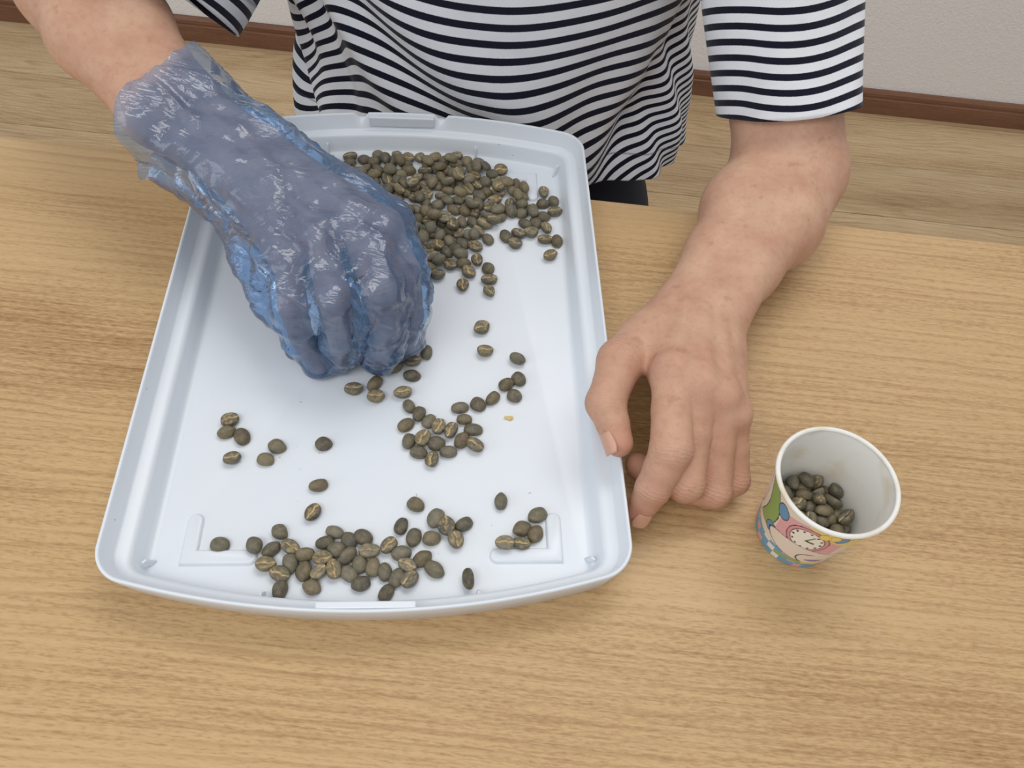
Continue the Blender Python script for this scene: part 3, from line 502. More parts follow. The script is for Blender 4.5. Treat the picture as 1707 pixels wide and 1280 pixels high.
rt = [(CR1-0.0002+0.00135*math.cos(a), CH-0.0008+0.00135*math.sin(a)) for a in np.linspace(0, 2*math.pi, 15)]
lathe('rolled_rim', rt, M['paper'], cup)
lathe('cup_base', [(0.0, 0.0052), (CR0+0.0002, 0.0052), (CR0-0.0003, 0.0045), (0.0, 0.0045)], M['paper'], cup)
# ------------------------------------------------------------------ person: implicit surfaces
def smin(a, b, k):
    if k <= 0: return np.minimum(a, b)
    h = np.maximum(k-np.abs(a-b), 0)/k
    return np.minimum(a, b) - h*h*k*0.25
def smax(a, b, k): return -smin(-a, -b, k)
class Grid:
    def __init__(s, X, Y, Z):
        s.ax = [np.asarray(a, dtype=np.float32) for a in (X, Y, Z)]
        s.F = np.full([len(a) for a in s.ax], 0.06, dtype=np.float32)
    def box(s, lo, hi):
        sl = []
        for a, l, h in zip(s.ax, lo, hi):
            i0 = max(int(np.searchsorted(a, l))-1, 0); i1 = min(int(np.searchsorted(a, h))+1, len(a)); sl.append(slice(i0, max(i1, i0+1)))
        return tuple(sl)
    def co(s, b): return s.ax[0][b[0]][:, None, None], s.ax[1][b[1]][None, :, None], s.ax[2][b[2]][None, None, :]
    def cone(s, b, A, B, ra, rb):
        x, y, z = s.co(b); A = np.asarray(A, dtype=np.float32); B = np.asarray(B, dtype=np.float32); d = B-A; L2 = float(d@d)+1e-12
        t = np.clip(((x-A[0])*d[0] + (y-A[1])*d[1] + (z-A[2])*d[2])/L2, 0, 1)
        return np.sqrt((x-A[0]-t*d[0])**2 + (y-A[1]-t*d[1])**2 + (z-A[2]-t*d[2])**2) - (ra + (rb-ra)*t)
    def add(s, A, B, ra, rb, k=0.006, pad=0.012):
        A = np.asarray(A); B = np.asarray(B); r = max(ra, rb)+pad+k
        b = s.box(np.minimum(A, B)-r, np.maximum(A, B)+r); s.F[b] = smin(s.F[b], s.cone(b, A, B, ra, rb), k)
    def chain(s, pts, rad, k=0.006):
        for i in range(len(pts)-1): s.add(pts[i], pts[i+1], rad[i], rad[i+1], k)
    def nets(s):
        F = s.F; X, Y, Z = s.ax; S = F < 0; n = F.shape
        c = np.zeros([m-1 for m in n], dtype=np.uint8)
        for i in (0, 1):
            for j in (0, 1):
                for k in (0, 1): c += S[i:n[0]-1+i, j:n[1]-1+j, k:n[2]-1+k]
        I, J, K = np.nonzero((c > 0) & (c < 8)); m = len(I)
        P = np.zeros((m, 3)); cnt = np.zeros(m)
        cs = {(i, j, k): F[I+i, J+j, K+k] for i in (0, 1) for j in (0, 1) for k in (0, 1)}
        for a in cs:
            for ax in range(3):
                if a[ax] == 0:
                    b = list(a); b[ax] = 1; b = tuple(b); fa, fb = cs[a], cs[b]; cr = (fa < 0) != (fb < 0)
                    t = np.where(cr, fa/np.where(cr, fa-fb, 1), 0)
                    pa = np.stack([X[I+a[0]], Y[J+a[1]], Z[K+a[2]]], 1); pb = np.stack([X[I+b[0]], Y[J+b[1]], Z[K+b[2]]], 1)
                    P += np.where(cr[:, None], pa+(pb-pa)*t[:, None], 0); cnt += cr
        P /= cnt[:, None]
        idx = np.full(c.shape, -1, dtype=np.int32); idx[I, J, K] = np.arange(m)
        Q = []
        for ax in range(3):
            sl0 = [slice(1, -1)]*3; sl1 = [slice(1, -1)]*3; sl0[ax] = slice(0, -1); sl1[ax] = slice(1, None)
            s0, s1 = S[tuple(sl0)], S[tuple(sl1)]; e = np.nonzero(s0 != s1); neg = s0[e]
            pos = [q + (0 if a == ax else 1) for a, q in enumerate(e)]
            u, v = [(1, 2), (2, 0), (0, 1)][ax]
            def cell(du, dv):
                q = [p.copy() for p in pos]; q[u] -= du; q[v] -= dv; return idx[q[0], q[1], q[2]]
            q = np.stack([cell(1, 1), cell(0, 1), cell(0, 0), cell(1, 0)], 1); q[~neg] = q[~neg][:, ::-1]; Q.append(q)
        Q = np.concatenate(Q); return P, Q[(Q >= 0).all(1)]
def relax(P, Q, it=2, lam=0.5):
    E = np.concatenate([Q[:, [0, 1]], Q[:, [1, 2]], Q[:, [2, 3]], Q[:, [3, 0]]])
    for _ in range(it):
        for l in (lam, -lam*1.04):
            S = np.zeros_like(P); n = np.zeros(len(P))
            for a, b in ((0, 1), (1, 0)):
                for d in range(3): S[:, d] += np.bincount(E[:, a], weights=P[E[:, b], d], minlength=len(P))
                n += np.bincount(E[:, a], minlength=len(P))
            P = P + l*(S/np.maximum(n, 1)[:, None] - P)
    return P
def vnormals(P, Q):
    n = np.cross(P[Q[:, 2]]-P[Q[:, 0]], P[Q[:, 3]]-P[Q[:, 1]]); N = np.zeros_like(P)
    for c in range(4):
        for d in range(3): N[:, d] += np.bincount(Q[:, c], weights=n[:, d], minlength=len(P))
    return N/np.maximum(np.linalg.norm(N, axis=1), 1e-12)[:, None]
def tp(px, py, mm): return at(px, py, TABLE + mm/1000)
def axis(*seg):
    out = []
    for a, b, s in seg: out += list(np.arange(a, b, s))
    return np.array(out + [seg[-1][1]])
def unit(v): v = np.asarray(v, dtype=float); return v/np.linalg.norm(v)
UP = np.array([0, 0, 1.0]); mm = 0.001
lerp = lambda a, b, t: np.asarray(a)*(1-t) + np.asarray(b)*t

# joints of the bare hand holding the tray (person's left, image right)
LW = tp(1176, 505, 42)
LH = dict(index=[tp(1122, 622, 63), tp(1119, 750, 50), tp(1088, 815, 31), tp(1067, 850, 15)],
          middle=[tp(1166, 640, 63), tp(1142, 805, 29), tp(1092, 792, 13), tp(1064, 776, 11)],
          ring=[tp(1202, 662, 57), tp(1190, 818, 19), tp(1138, 815, 10), tp(1100, 795, 11)],
          pinky=[tp(1221, 692, 46), tp(1224, 800, 16), tp(1178, 826, 9), tp(1138, 812, 9)],
          thumb=[tp(1118, 525, 42), tp(1034, 602, 50), tp(1010, 672, 48), tp(1032, 738, 40)])
LRAD = dict(index=(12.2, 12.0, 10.0, 7.9), middle=(11.6, 11.2, 9.4, 7.8), ring=(10.8, 10.2, 8.6, 7.2), pinky=(9.6, 9.2, 7.8, 6.6), thumb=(14, 12.4, 11.8, 8.2))
LELB = tp(1316, 285, 44); LSHO = np.array([0.105, 0.650, 0.955])
# joints of the gloved hand picking beans (person's right, image left)
RW = tp(405, 265, 80)
RH = dict(index=[tp(640, 378, 80), tp(675, 455, 66), tp(683, 525, 42), tp(672, 575, 13)],
          middle=[tp(592, 378, 86), tp(632, 480, 76), tp(644, 550, 44), tp(630, 600, 12)],
          ring=[tp(535, 398, 84), tp(555, 492, 74), tp(568, 552, 42), tp(566, 598, 12)],
          pinky=[tp(482, 430, 73), tp(488, 510, 58), tp(502, 560, 34), tp(530, 608, 10)],
          thumb=[tp(490, 300, 62), tp(580, 372, 50), tp(632, 445, 34), tp(655, 540, 14)])
RRAD = dict(index=(10.5, 9.8, 8.6, 7.0), middle=(10.6, 10.0, 8.8, 7.2), ring=(10.2, 9.6, 8.4, 7.0), pinky=(9.4, 8.6, 7.4, 6.4), thumb=(14, 11.5, 10.5, 8))
RMID = tp(285, 178, 92); RELB = tp(124, -28, 112); RSHO = np.array([-0.205, 0.635, 0.935])

def side_of(a, b): return unit(np.cross(unit(np.asarray(b)-np.asarray(a)), UP))
def hand_field(G, b, H, RAD, W, thumb_sign, infl=0.0, kf=0.005, kp=0.009):
    """palm blended softly, each finger blended with the palm but not with its neighbours"""
    order = ('index', 'middle', 'ring', 'pinky')
    dirh = unit((H['middle'][0]-W)); sd = unit(np.cross(dirh, UP)); 
    if (H['index'][0]-H['pinky'][0]) @ sd < 0: sd = -sd            # sd points to the thumb side
    nrm = unit(np.cross(sd, dirh)); nrm = nrm if nrm[2] > 0 else -nrm
    base = {n: W + sd*o*mm + dirh*6*mm for n, o in zip(order, (14, 5, -4, -11))}
    P = None
    def acc(P, d, k): return d if P is None else smin(P, d, k)
    for n in order:
        r1 = RAD[n][0]*mm
        P = acc(P, G.cone(b, base[n], H[n][0]-nrm*1.0*mm, 13*mm+infl, r1*0.97+infl), kp)
        P = acc(P, G.cone(b, base[n]-nrm*9*mm, lerp(base[n], H[n][0], 0.9)-nrm*11*mm, 12*mm+infl, r1*0.9+infl), kp)
    th = H['thumb']
    P = acc(P, G.cone(b, lerp(W, th[0], .6)-nrm*6*mm, lerp(th[0], th[1], .55)-nrm*3*mm, 15*mm+infl, 13.5*mm+infl), kp)
    P = acc(P, G.cone(b, th[0], th[1], 14*mm+infl, RAD['thumb'][1]*mm+infl), kp)
    P = acc(P, G.cone(b, lerp(th[0], th[1], .45), lerp(base['index'], H['index'][0], .72)-nrm*4*mm, 9*mm+infl, 9*mm+infl), 0.012)
    out = P
    # knuckles and extensor tendons
    if infl == 0:
        for n in order: out = smin(out, G.cone(b, H[n][0]+nrm*2.6*mm, H[n][0]+nrm*2.6*mm+dirh*2*mm, 8.6*mm, 8.6*mm), 0.006)
        for n in order: out = smin(out, G.cone(b, lerp(base[n], H[n][0], .25)+nrm*10.8*mm, H[n][0]+nrm*9.2*mm-dirh*6*mm, 1.4*mm, 1.8*mm), 0.006)
    P = out; Fs = []
    for n in order + ('thumb',):
        q, r = H[n], [x*mm+infl for x in RAD[n]]; d = None
        i0 = 0 if n != 'thumb' else 1
        for i in range(i0, 3):
            mid = lerp(q[i], q[i+1], .5); rm = (r[i]+r[i+1])/2*(0.955 if infl == 0 else 1.0)
            d = acc(d, G.cone(b, q[i], mid, r[i], rm), 0.002); d = acc(d, G.cone(b, mid, q[i+1], rm, r[i+1]), 0.002)
        # pad of the fingertip
        Fs.append(smin(P, d, kf if n != 'thumb' else 0.008))
    out = P
    for d in Fs: out = smin(out, d, 0.0012 if infl == 0 else 0.004)
    return out, base, dirh, sd, nrm

def arm(G, W, M1, E, S, rw, rm, re, rs, wo, mo, eo, flip=1):
    """forearm from two muscle columns side by side, then the upper arm"""
    sd = side_of(W, E)
    for s in (-1, 1):
        G.add(W+sd*s*wo, M1+sd*s*mo, rw, rm, 0.014, 0.02); G.add(M1+sd*s*mo, E+sd*s*eo, rm, re, 0.014, 0.02)
    G.add(E, S, re*1.06, rs, 0.016, 0.03)

G = Grid(axis((-0.40, 0.036, 0.0022), (0.036, 0.168, 0.00115), (0.168, 0.27, 0.0022)),
         axis((0.02, 0.165, 0.012), (0.165, 0.365, 0.00115), (0.365, 0.60, 0.0022), (0.60, 0.82, 0.006)),
         axis((-0.02, 0.68, 0.016), (0.68, 0.698, 0.004), (0.698, 0.778, 0.00115), (0.778, 0.90, 0.0022), (0.90, 1.13, 0.005)))
# left arm: wrist - thickest part of the forearm - elbow - shoulder
LMID = tp(1268, 362, 42)
sdl = side_of(LW, LELB)
for s in (-1, 1):
    G.add(LW+sdl*s*13*mm, lerp(LW, LMID, .45)+sdl*s*13*mm, 15.5*mm, 17.5*mm, 0.014, 0.02)
    G.add(lerp(LW, LMID, .45)+sdl*s*13*mm, LMID+sdl*s*14*mm, 17.5*mm, 27*mm, 0.014, 0.02)
    G.add(LMID+sdl*s*14*mm, LELB+sdl*s*11*mm, 27*mm, 31*mm, 0.014, 0.02)
G.add(LELB+[0, 0.012, 0.004], LSHO, 39*mm, 46*mm, 0.012, 0.03)
# styloid bump at the wrist
G.add(LW-sdl*(-1)*20*mm+UP*8*mm, LW+sdl*21*mm+UP*8*mm+unit(LELB-LW)*12*mm, 7*mm, 8*mm, 0.01)
# right arm
sdr = side_of(RW, RELB)
for s in (-1, 1):
    G.add(RW+sdr*s*12*mm, RMID+sdr*s*12*mm, 15*mm, 18*mm, 0.014, 0.02)
    G.add(RMID+sdr*s*12*mm, lerp(RMID, RELB, .6)+sdr*s*14*mm, 18*mm, 25*mm, 0.014, 0.02)
    G.add(lerp(RMID, RELB, .6)+sdr*s*14*mm, RELB+sdr*s*10*mm, 25*mm, 28*mm, 0.014, 0.02)
G.add(RELB, RSHO, 36*mm, 46*mm, 0.016, 0.03)
# torso, neck, hips
for s in (-1, 1):
    G.add((-0.055+s*0.075, 0.660, 0.50), (-0.055+s*0.07, 0.655, 0.74), 0.080, 0.060, 0.05, 0.06)
    G.add((-0.055+s*0.07, 0.655, 0.74), (-0.058+s*0.08, 0.655, 0.88), 0.060, 0.066, 0.05, 0.06)
    G.add((-0.058+s*0.03, 0.65, 0.93), (-0.058+s*0.145, 0.650, 0.945), 0.06, 0.043, 0.04, 0.05)
    # legs under the table
    hx = -0.055+s*0.09
    G.add((hx, 0.66, 0.50), (hx+s*0.05, 0.27, 0.50), 0.075, 0.055, 0.03, 0.05); G.add((hx+s*0.05, 0.27, 0.49), (hx+s*0.05, 0.30, 0.06), 0.052, 0.035, 0.02, 0.04)
    G.add((hx+s*0.05, 0.32, 0.035), (hx+s*0.06, 0.12, 0.030), 0.032, 0.026, 0.02, 0.04)
G.add((-0.058, 0.645, 0.95), (-0.058, 0.605, 1.08), 0.056, 0.052, 0.03, 0.05)
# hands
bl = G.box((0.030, 0.150, 0.690), (0.185, 0.380, 0.800)); HL_, LB, Ldir, Lsd, Lnr = hand_field(G, bl, LH, LRAD, LW, 1); G.F[bl] = smin(G.F[bl], HL_, 0.010)
allr = np.concatenate([np.array(v) for v in RH.values()] + [RW[None]]); br = G.box(allr.min(0)-0.03, allr.max(0)+0.03)
HR_, RB, Rdir, Rsd, Rnr = hand_field(G, br, RH, RRAD, RW, 1); G.F[br] = smin(G.F[br], HR_, 0.010)
BP, BQ = G.nets(); BP = relax(BP, BQ, 3, 0.5)

# skin attributes: redness near joints and tips, crease coordinate near finger joints
red = np.zeros(len(BP)); wr = np.zeros(len(BP)); wm = np.zeros(len(BP))
for H in (LH, RH):
    for n, q in H.items():
        for i, (amp, sg) in enumerate(((0.35, 15), (0.55, 11), (0.5, 9), (0.9, 11))):
            d2 = ((BP-q[i])**2).sum(1); red = np.maximum(red, amp*np.exp(-d2/(sg*mm)**2*0.7))
        for i in (1, 2):
            ax_ = unit(q[min(i+1, 3)]-q[i-1]); rel = BP-q[i]; t = rel@ax_; d2 = (rel**2).sum(1)
            w = np.exp(-(t/(7.5*mm if i == 1 else 4.5*mm))**2)*(d2 < (16*mm)**2)*sstep(-0.3, 0.4, (rel@UP)/0.008); use = w > wm; wr[use] = t[use]; wm[use] = w[use]
m = NT('skin'); po = m.n('ShaderNodeTexCoord')
rd = m.n('ShaderNodeAttribute', attribute_name='redness'); cw = m.n('ShaderNodeAttribute', attribute_name='crease_t'); cmk = m.n('ShaderNodeAttribute', attribute_name='crease_mask')
n1 = m.n('ShaderNodeTexNoise', i_Vector=(po, 'Object'), i_Scale=38.0, i_Detail=4.0, i_Roughness=0.6)
n2 = m.n('ShaderNodeTexNoise', i_Vector=(po, 'Object'), i_Scale=260.0, i_Detail=3.0, i_Roughness=0.6)
n3 = m.n('ShaderNodeTexNoise', i_Vector=(po, 'Object'), i_Scale=95.0, i_Detail=2.0)
vo = m.n('ShaderNodeTexVoronoi', i_Vector=(po, 'Object'), i_Scale=1300.0)
base = m.mix(m.ramp(n1, [(0.35, (0, 0, 0, 1)), (0.68, (1, 1, 1, 1))]), lin(206, 166, 140), lin(190, 144, 120))
base = m.mix(m.math('MULTIPLY', (rd, 'Fac'), 0.62), base, lin(194, 130, 112))
base = m.mix(m.math('MULTIPLY', m.ramp(n2, [(0.5, (0, 0, 0, 1)), (0.75, (1, 1, 1, 1))]), 0.30), base, lin(172, 118, 92))
spots = m.math('MULTIPLY', m.ramp(n3, [(0.66, (0, 0, 0, 1)), (0.72, (1, 1, 1, 1))]), m.math('MULTIPLY_ADD', n1, 1.4, -0.3))
base = m.mix(m.math('MULTIPLY', spots, 0.55), base, lin(138, 92, 68))
sn = m.math('MULTIPLY', m.math('SINE', m.math('MULTIPLY_ADD', n2, 11.0, m.math('MULTIPLY', (cw, 'Fac'), 2600.0))), (cmk, 'Fac'))
b1 = m.bump(vo, 0.12, 0.0006); b2 = m.bump(n2, 0.25, 0.0007, b1); b3 = m.bump(sn, 0.30, 0.0004, b2)
m.set(Base_Color=base, Roughness=0.52, Normal=b3, Subsurface_Weight=0.12, Subsurface_Radius=(0.006, 0.0025, 0.0014), Subsurface_Scale=0.6)
m.b.inputs['Specular IOR Level'].default_value = 0.35
M['skin'] = m.m
person = tag(empty('person', (-0.055, 0.66, 0.0)), 'seated person in a navy and white striped T-shirt, one hand in a blue plastic glove', 'person')
body = mesh_obj('body', BP, BQ, M['skin'], person, world=True)
attr(body, 'redness', red); attr(body, 'crease_t', wr); attr(body, 'crease_mask', wm)
# finger nails
m = NT('fingernail'); m.set(Base_Color=lin(206, 158, 134), Roughness=0.3); M['nail'] = m.m
def nail(q, r, facing, w, l, back):
    """curved plate on the back of the last phalanx ending at q[3]"""
    ax_ = unit(q[3]-q[2]); nn = unit(np.asarray(facing)-ax_*(np.asarray(facing)@ax_)); sd = np.cross(ax_, nn); V = []; nu, nv = 9, 11
    c = q[3]-ax_*back
    for i in range(nu):
        for j in range(nv):
            u = i/(nu-1)*2-1; v = j/(nv-1); wid = w*(1-0.28*(1-v)**3)*(1-0.30*max(0, v-.7)**1*2.2)
            a = u*wid/(r*1.0)
            rr = r + 0.00055 - 0.0012*v*v*0.2
            V.append(c + ax_*(v*l) + nn*(rr*math.cos(a)) + sd*(rr*math.sin(a)))
    o = mesh_obj('fingernail', np.array(V), grid_faces(nu, nv), M['nail'], body, world=True)
    md = o.modifiers.new('thick', 'SOLIDIFY'); md.thickness = 0.0006
    return o
nail(LH['thumb'], 8.9*mm, (-1.0, -0.25, 0.42), 6.6*mm, 13*mm, 7.5*mm)
nail(LH['index'], 8.3*mm, (0.15, -0.9, 0.25), 5.6*mm, 10.5*mm, 4*mm)
# ------------------------------------------------------------------ striped T-shirt
m = NT('striped_jersey'); sv = m.n('ShaderNodeAttribute', attribute_name='stripe_v'); sx_ = m.n('ShaderNodeAttribute', attribute_name='stitch')
po = m.n('ShaderNodeTexCoord'); nzz = m.n('ShaderNodeTexNoise', i_Vector=(po, 'Object'), i_Scale=900.0, i_Detail=2.0); nb = m.n('ShaderNodeTexNoise', i_Vector=(po, 'Object'), i_Scale=60.0, i_Detail=3.0)
ph = m.math('FRACT', m.math('DIVIDE', m.math('ADD', (sv, 'Fac'), m.math('MULTIPLY', nzz, 0.0004)), 0.0128))
st = m.ramp(ph, [(0.0, (1, 1, 1, 1)), (0.40, (1, 1, 1, 1)), (0.44, (0, 0, 0, 1)), (0.96, (0, 0, 0, 1)), (1.0, (1, 1, 1, 1))])
wh = m.mix(nb, lin(236, 238, 243), lin(222, 224, 230)); c = m.mix(st, wh, lin(22, 24, 40)); c = m.mix((sx_, 'Fac'), c, lin(60, 62, 80))
knit = m.n('ShaderNodeTexNoise', i_Vector=(po, 'Object'), i_Scale=1500.0, i_Detail=1.0)
m.set(Base_Color=c, Roughness=0.92, Normal=m.bump(nb, 0.22, 0.003, m.bump(knit, 0.25, 0.0004))); m.b.inputs['Specular IOR Level'].default_value = 0.15; m.b.inputs['Sheen Weight'].default_value = 0.15
M['jersey'] = m.m
# torso tube: phi = angle from the front (positive to the image right), z down from the collar
nphi, nz = 420, 240
phi = np.linspace(-np.pi, np.pi, nphi, endpoint=False); zz = np.concatenate([np.linspace(1.02, 0.90, 40, endpoint=False), np.linspace(0.90, 0.645, nz-40)])
PH, ZZ = np.meshgrid(phi, zz, indexing='ij')
def ip(z, tab): t = np.array(tab); return np.interp(z, t[::-1, 0], t[::-1, 1])
cx = ip(ZZ, [(1.06, -.058), (0.9, -.058), (0.8, -.052), (0.72, -.050), (0.645, -.050)])
cy = ip(ZZ, [(1.06, .650), (0.95, .655), (0.85, .652), (0.75, .648), (0.645, .645)])
ha = ip(ZZ, [(1.02, .075), (0.99, .13), (0.95, .168), (0.9, .176), (0.82, .172), (0.76, .166), (0.71, .168), (0.645, .182)])
hb = ip(ZZ, [(1.02, .07), (0.98, .088), (0.92, .108), (0.85, .108), (0.77, .104), (0.70, .103), (0.645, .108)])
e_ = 0.82
X = cx + ha*np.sign(np.sin(PH))*np.abs(np.sin(PH))**e_; Y = cy - hb*np.sign(np.cos(PH))*np.abs(np.cos(PH))**e_
deg = np.degrees(PH)
# folds: displacement along the outward direction and drift of the stripes with the cloth
low = sstep(0.84, 0.68, ZZ)
s_l = sstep(-28, -62, deg)*sstep(-125, -85, deg); s_r = sstep(42, 70, deg)*sstep(125, 92, deg)
def fold(c0, slope, w, amp, z0=0.70): return amp*np.exp(-((deg-(c0+(z0-ZZ)*slope))/w)**2)
mid_ = sstep(0.93, 0.82, ZZ)
d = 0.0040*np.sin(np.radians(deg*3.1 + 30) + (0.80-ZZ)*9)*mid_
d += 0.0022*np.sin(np.radians(deg*6.3) + (ZZ-0.7)*38)*low
d += 0.0055*s_l*np.sin((deg*0.19 + (ZZ-0.70)*75))                       # diagonal pulls on the left flank
d += (fold(-14, 330, 7, 0.0085) - fold(-2, 330, 8, 0.0060) + fold(12, 300, 9, 0.0045))*mid_   # long diagonal folds from the left chest
d += (-fold(-38, 150, 5, 0.0065) + fold(-47, 150, 6, 0.006))*mid_
d += fold(34, -120, 9, 0.005)*low - fold(24, -120, 8, 0.004)*low
vl = 46 + (ZZ-0.70)*260                                                # valley running down to the front on the right
d += -0.013*np.exp(-((deg-vl)/9.0)**2)*low + 0.013*np.exp(-((deg-vl-24)/13.0)**2)*low
d += 0.005*np.sin(deg*0.42 + (ZZ-0.7)*30)*s_r*low
nx, ny = np.sin(PH), -np.cos(PH)
X = X + nx*d; Y = Y + ny*d
arc = (1.06-ZZ)
v = arc + (-0.021*np.exp(-((deg-10-(0.70-ZZ)*60)/24)**2) + 0.006*np.exp(-((deg-44)/14)**2))*sstep(1.0, 0.85, ZZ) + 0.0035*np.sin(np.radians(deg*6.0) - (0.8-ZZ)*14)*mid_
v += fold(-14, 330, 8, 0.006)*mid_ - fold(-38, 150, 7, 0.008)*mid_
v += -0.055*s_l*sstep(-30, -75, deg)*sstep(0.98, 0.74, ZZ)
v += 0.0028*np.clip(6.0*np.log1p(np.exp(np.clip((deg-vl-2)/6.0, -30, 30))), 0, 60)*low
v += 0.10
stitch = np.zeros_like(v); stitch[np.abs(ZZ-0.667) < 0.0007] = 1
SV = [np.stack([X, Y, ZZ], -1).reshape(-1, 3)]; SF = [grid_faces(nphi, len(zz), True)]; SA = [v.ravel()]; SS = [stitch.ravel()]
base_n = len(SV[0])
def sleeve(S, H, axis_end, rS, rH, squash, seed, tilt, v0, flare=0.0, nseg=150, nl=110, sag=0.0):
    """tube from the shoulder S to the hem centre H; axis_end gives the hem's facing"""
    global base_n
    S = np.asarray(S); H = np.asarray(H); dS = unit(H-S); dH = unit(axis_end)
    L = np.linalg.norm(H-S); t = np.linspace(0, 1, nl); th = np.linspace(0, 2*np.pi, nseg, endpoint=False)
    p0, p1, p2, p3 = S, S+dS*L*.35, H-dH*L*.35, H
    B = ((1-t)**3)[:, None]*p0 + (3*(1-t)**2*t)[:, None]*p1 + (3*(1-t)*t**2)[:, None]*p2 + (t**3)[:, None]*p3
    T = np.gradient(B, axis=0); T /= np.linalg.norm(T, axis=1)[:, None]
    seg = np.concatenate([[0], np.cumsum(np.linalg.norm(np.diff(B, axis=0), axis=1))])
    V = np.zeros((nseg, nl, 3)); A = np.zeros((nseg, nl)); St = np.zeros((nseg, nl))
    for j in range(nl):
        u = unit(np.cross(T[j], (0, 0, 1))); w = np.cross(u, T[j])        # u sideways, w up-ish
        r = (rS + (rH-rS)*sstep(0, 1, t[j]))*math.sqrt(max(0.02, 1-max(0, 1-t[j]/0.26)**2))
        fold = 1 + 0.05*np.sin(2*th+seed + 3*t[j]) + 0.028*np.sin(5*th + seed*2 + 9*t[j]) + 0.018*np.sin(9*th - seed + 16*t[j])*(1-t[j]*.6)
        hang = np.where(np.sin(th) < 0, -np.sin(th), 0)*sag*t[j]
        cc = r*fold
        V[:, j] = B[j] + np.outer(cc*np.cos(th), u) + np.outer(cc*np.sin(th)*squash - hang, w) + np.outer(tilt*t[j]*np.sin(th) , T[j])
        A[:, j] = seg[j]*1.22 + v0 + 0.004*np.sin(th*2+seed)*(1-t[j]) + 0.0025*np.sin(th*3+seed*1.7)
        if abs(seg[-1]-seg[j]-0.021) < 0.0012*0.9: St[:, j] = 1
    SV.append(V.reshape(-1, 3)); SF.append(grid_faces(nseg, nl, True) + base_n); SA.append(A.ravel()); SS.append(St.ravel()); base_n += nseg*nl
LHEM = LELB + (LSHO-LELB)*0.125 + np.array([0.002, 0.010, 0.004])
sleeve(LSHO + np.array([-0.012, 0.004, 0.056]), LHEM, LELB-LSHO, 0.066, 0.0472, 0.98, 0.7, 0.010, 0.004)
RHEM = np.array([-0.290, 0.531, 0.820])
sleeve(RSHO + np.array([0.012, 0.004, 0.056]), RHEM, (-0.50, -0.66, -0.56), 0.068, 0.064, 1.2, 2.1, 0.0, 0.0)
shirt = mesh_obj('striped_shirt', np.concatenate(SV), np.concatenate(SF), M['jersey'], person, world=True)
shirt['label'] = 'short-sleeved navy and white striped T-shirt'
attr(shirt, 'stripe_v', np.concatenate(SA)); attr(shirt, 'stitch', np.concatenate(SS)*0.6)
md = shirt.modifiers.new('cloth', 'SOLIDIFY'); md.thickness = 0.0014; md.offset = -1

# ------------------------------------------------------------------ trousers
m = NT('dark_trouser_cloth'); n_ = m.n('ShaderNodeTexNoise', i_Vector=m.coords(), i_Scale=700.0, i_Detail=2.0)
m.set(Base_Color=lin(28, 29, 40), Roughness=0.9, Normal=m.bump(n_, 0.3, 0.0005)); M['trouser'] = m.m
G2 = Grid(np.arange(-0.32, 0.22, 0.009), np.arange(0.14, 0.84, 0.009), np.arange(0.05, 0.76, 0.009))
for s in (-1, 1):
    hx = -0.055+s*0.09
    G2.add((-0.055+s*0.078, 0.665, 0.50), (-0.055+s*0.080, 0.665, 0.63), 0.100, 0.066, 0.05, 0.06)
    G2.add((hx, 0.66, 0.505), (hx+s*0.05, 0.27, 0.50), 0.092, 0.072, 0.03, 0.05); G2.add((hx+s*0.05, 0.27, 0.49), (hx+s*0.05, 0.30, 0.12), 0.070, 0.055, 0.02, 0.04)
TP, TQ = G2.nets(); TP = relax(TP, TQ, 3)
mesh_obj('trousers', TP, TQ, M['trouser'], person, world=True)['label'] = 'dark navy trousers'

# ------------------------------------------------------------------ thin blue plastic glove
m = NT('blue_film'); po = m.n('ShaderNodeTexCoord')
w1 = m.n('ShaderNodeTexNoise', i_Vector=m.n('ShaderNodeMapping', i_Vector=(po, 'Object'), i_Rotation=(0, 0, -0.75), i_Scale=(22, 70, 40)), i_Scale=1.0, i_Detail=3.0, i_Distortion=1.2)
w2 = m.n('ShaderNodeTexNoise', i_Vector=(po, 'Object'), i_Scale=170.0, i_Detail=3.0, i_Distortion=0.6)
rid = m.math('ABSOLUTE', m.math('SUBTRACT', w1, 0.5)); emb = m.n('ShaderNodeTexVoronoi', i_Vector=(po, 'Object'), i_Scale=900.0)
nb1 = m.bump(rid, 0.4, 0.006); nb2 = m.bump(w2, 0.12, 0.002, nb1); nb3 = m.bump(emb, 0.12, 0.0006, nb2)
tr = m.n('ShaderNodeBsdfTransparent', i_Color=(0.72, 0.84, 0.98, 1)); df = m.n('ShaderNodeBsdfDiffuse', i_Color=(0.20, 0.48, 0.94, 1), i_Normal=nb2); tl = m.n('ShaderNodeBsdfTranslucent', i_Color=(0.14, 0.45, 0.95, 1))
gl = m.n('ShaderNodeBsdfGlossy', i_Color=(1, 1, 1, 1), i_Roughness=0.12, i_Normal=nb3); fr = m.n('ShaderNodeFresnel', i_IOR=1.5, i_Normal=nb3)
dt = m.n('ShaderNodeMixShader', i_0=0.45, i_1=df, i_2=tl); film = m.n('ShaderNodeMixShader', i_0=0.28, i_1=tr, i_2=dt)
fin = m.n('ShaderNodeMixShader', i_0=m.math('MULTIPLY_ADD', fr, 1.2, 0.0), i_1=film, i_2=gl)
m.t.links.new(fin.outputs[0], m.out.inputs['Surface']); M['film'] = m.m
GS = 0.0016
lo = allr.min(0)-0.05; hi = np.maximum(allr.max(0), RMID)+0.05; lo = np.minimum(lo, RMID-0.06)
GG = Grid(np.arange(lo[0], hi[0], GS), np.arange(lo[1], hi[1], GS), np.arange(TABLE+0.0005, hi[2], GS))
ball = GG.box((-9, -9, -9), (9, 9, 9))
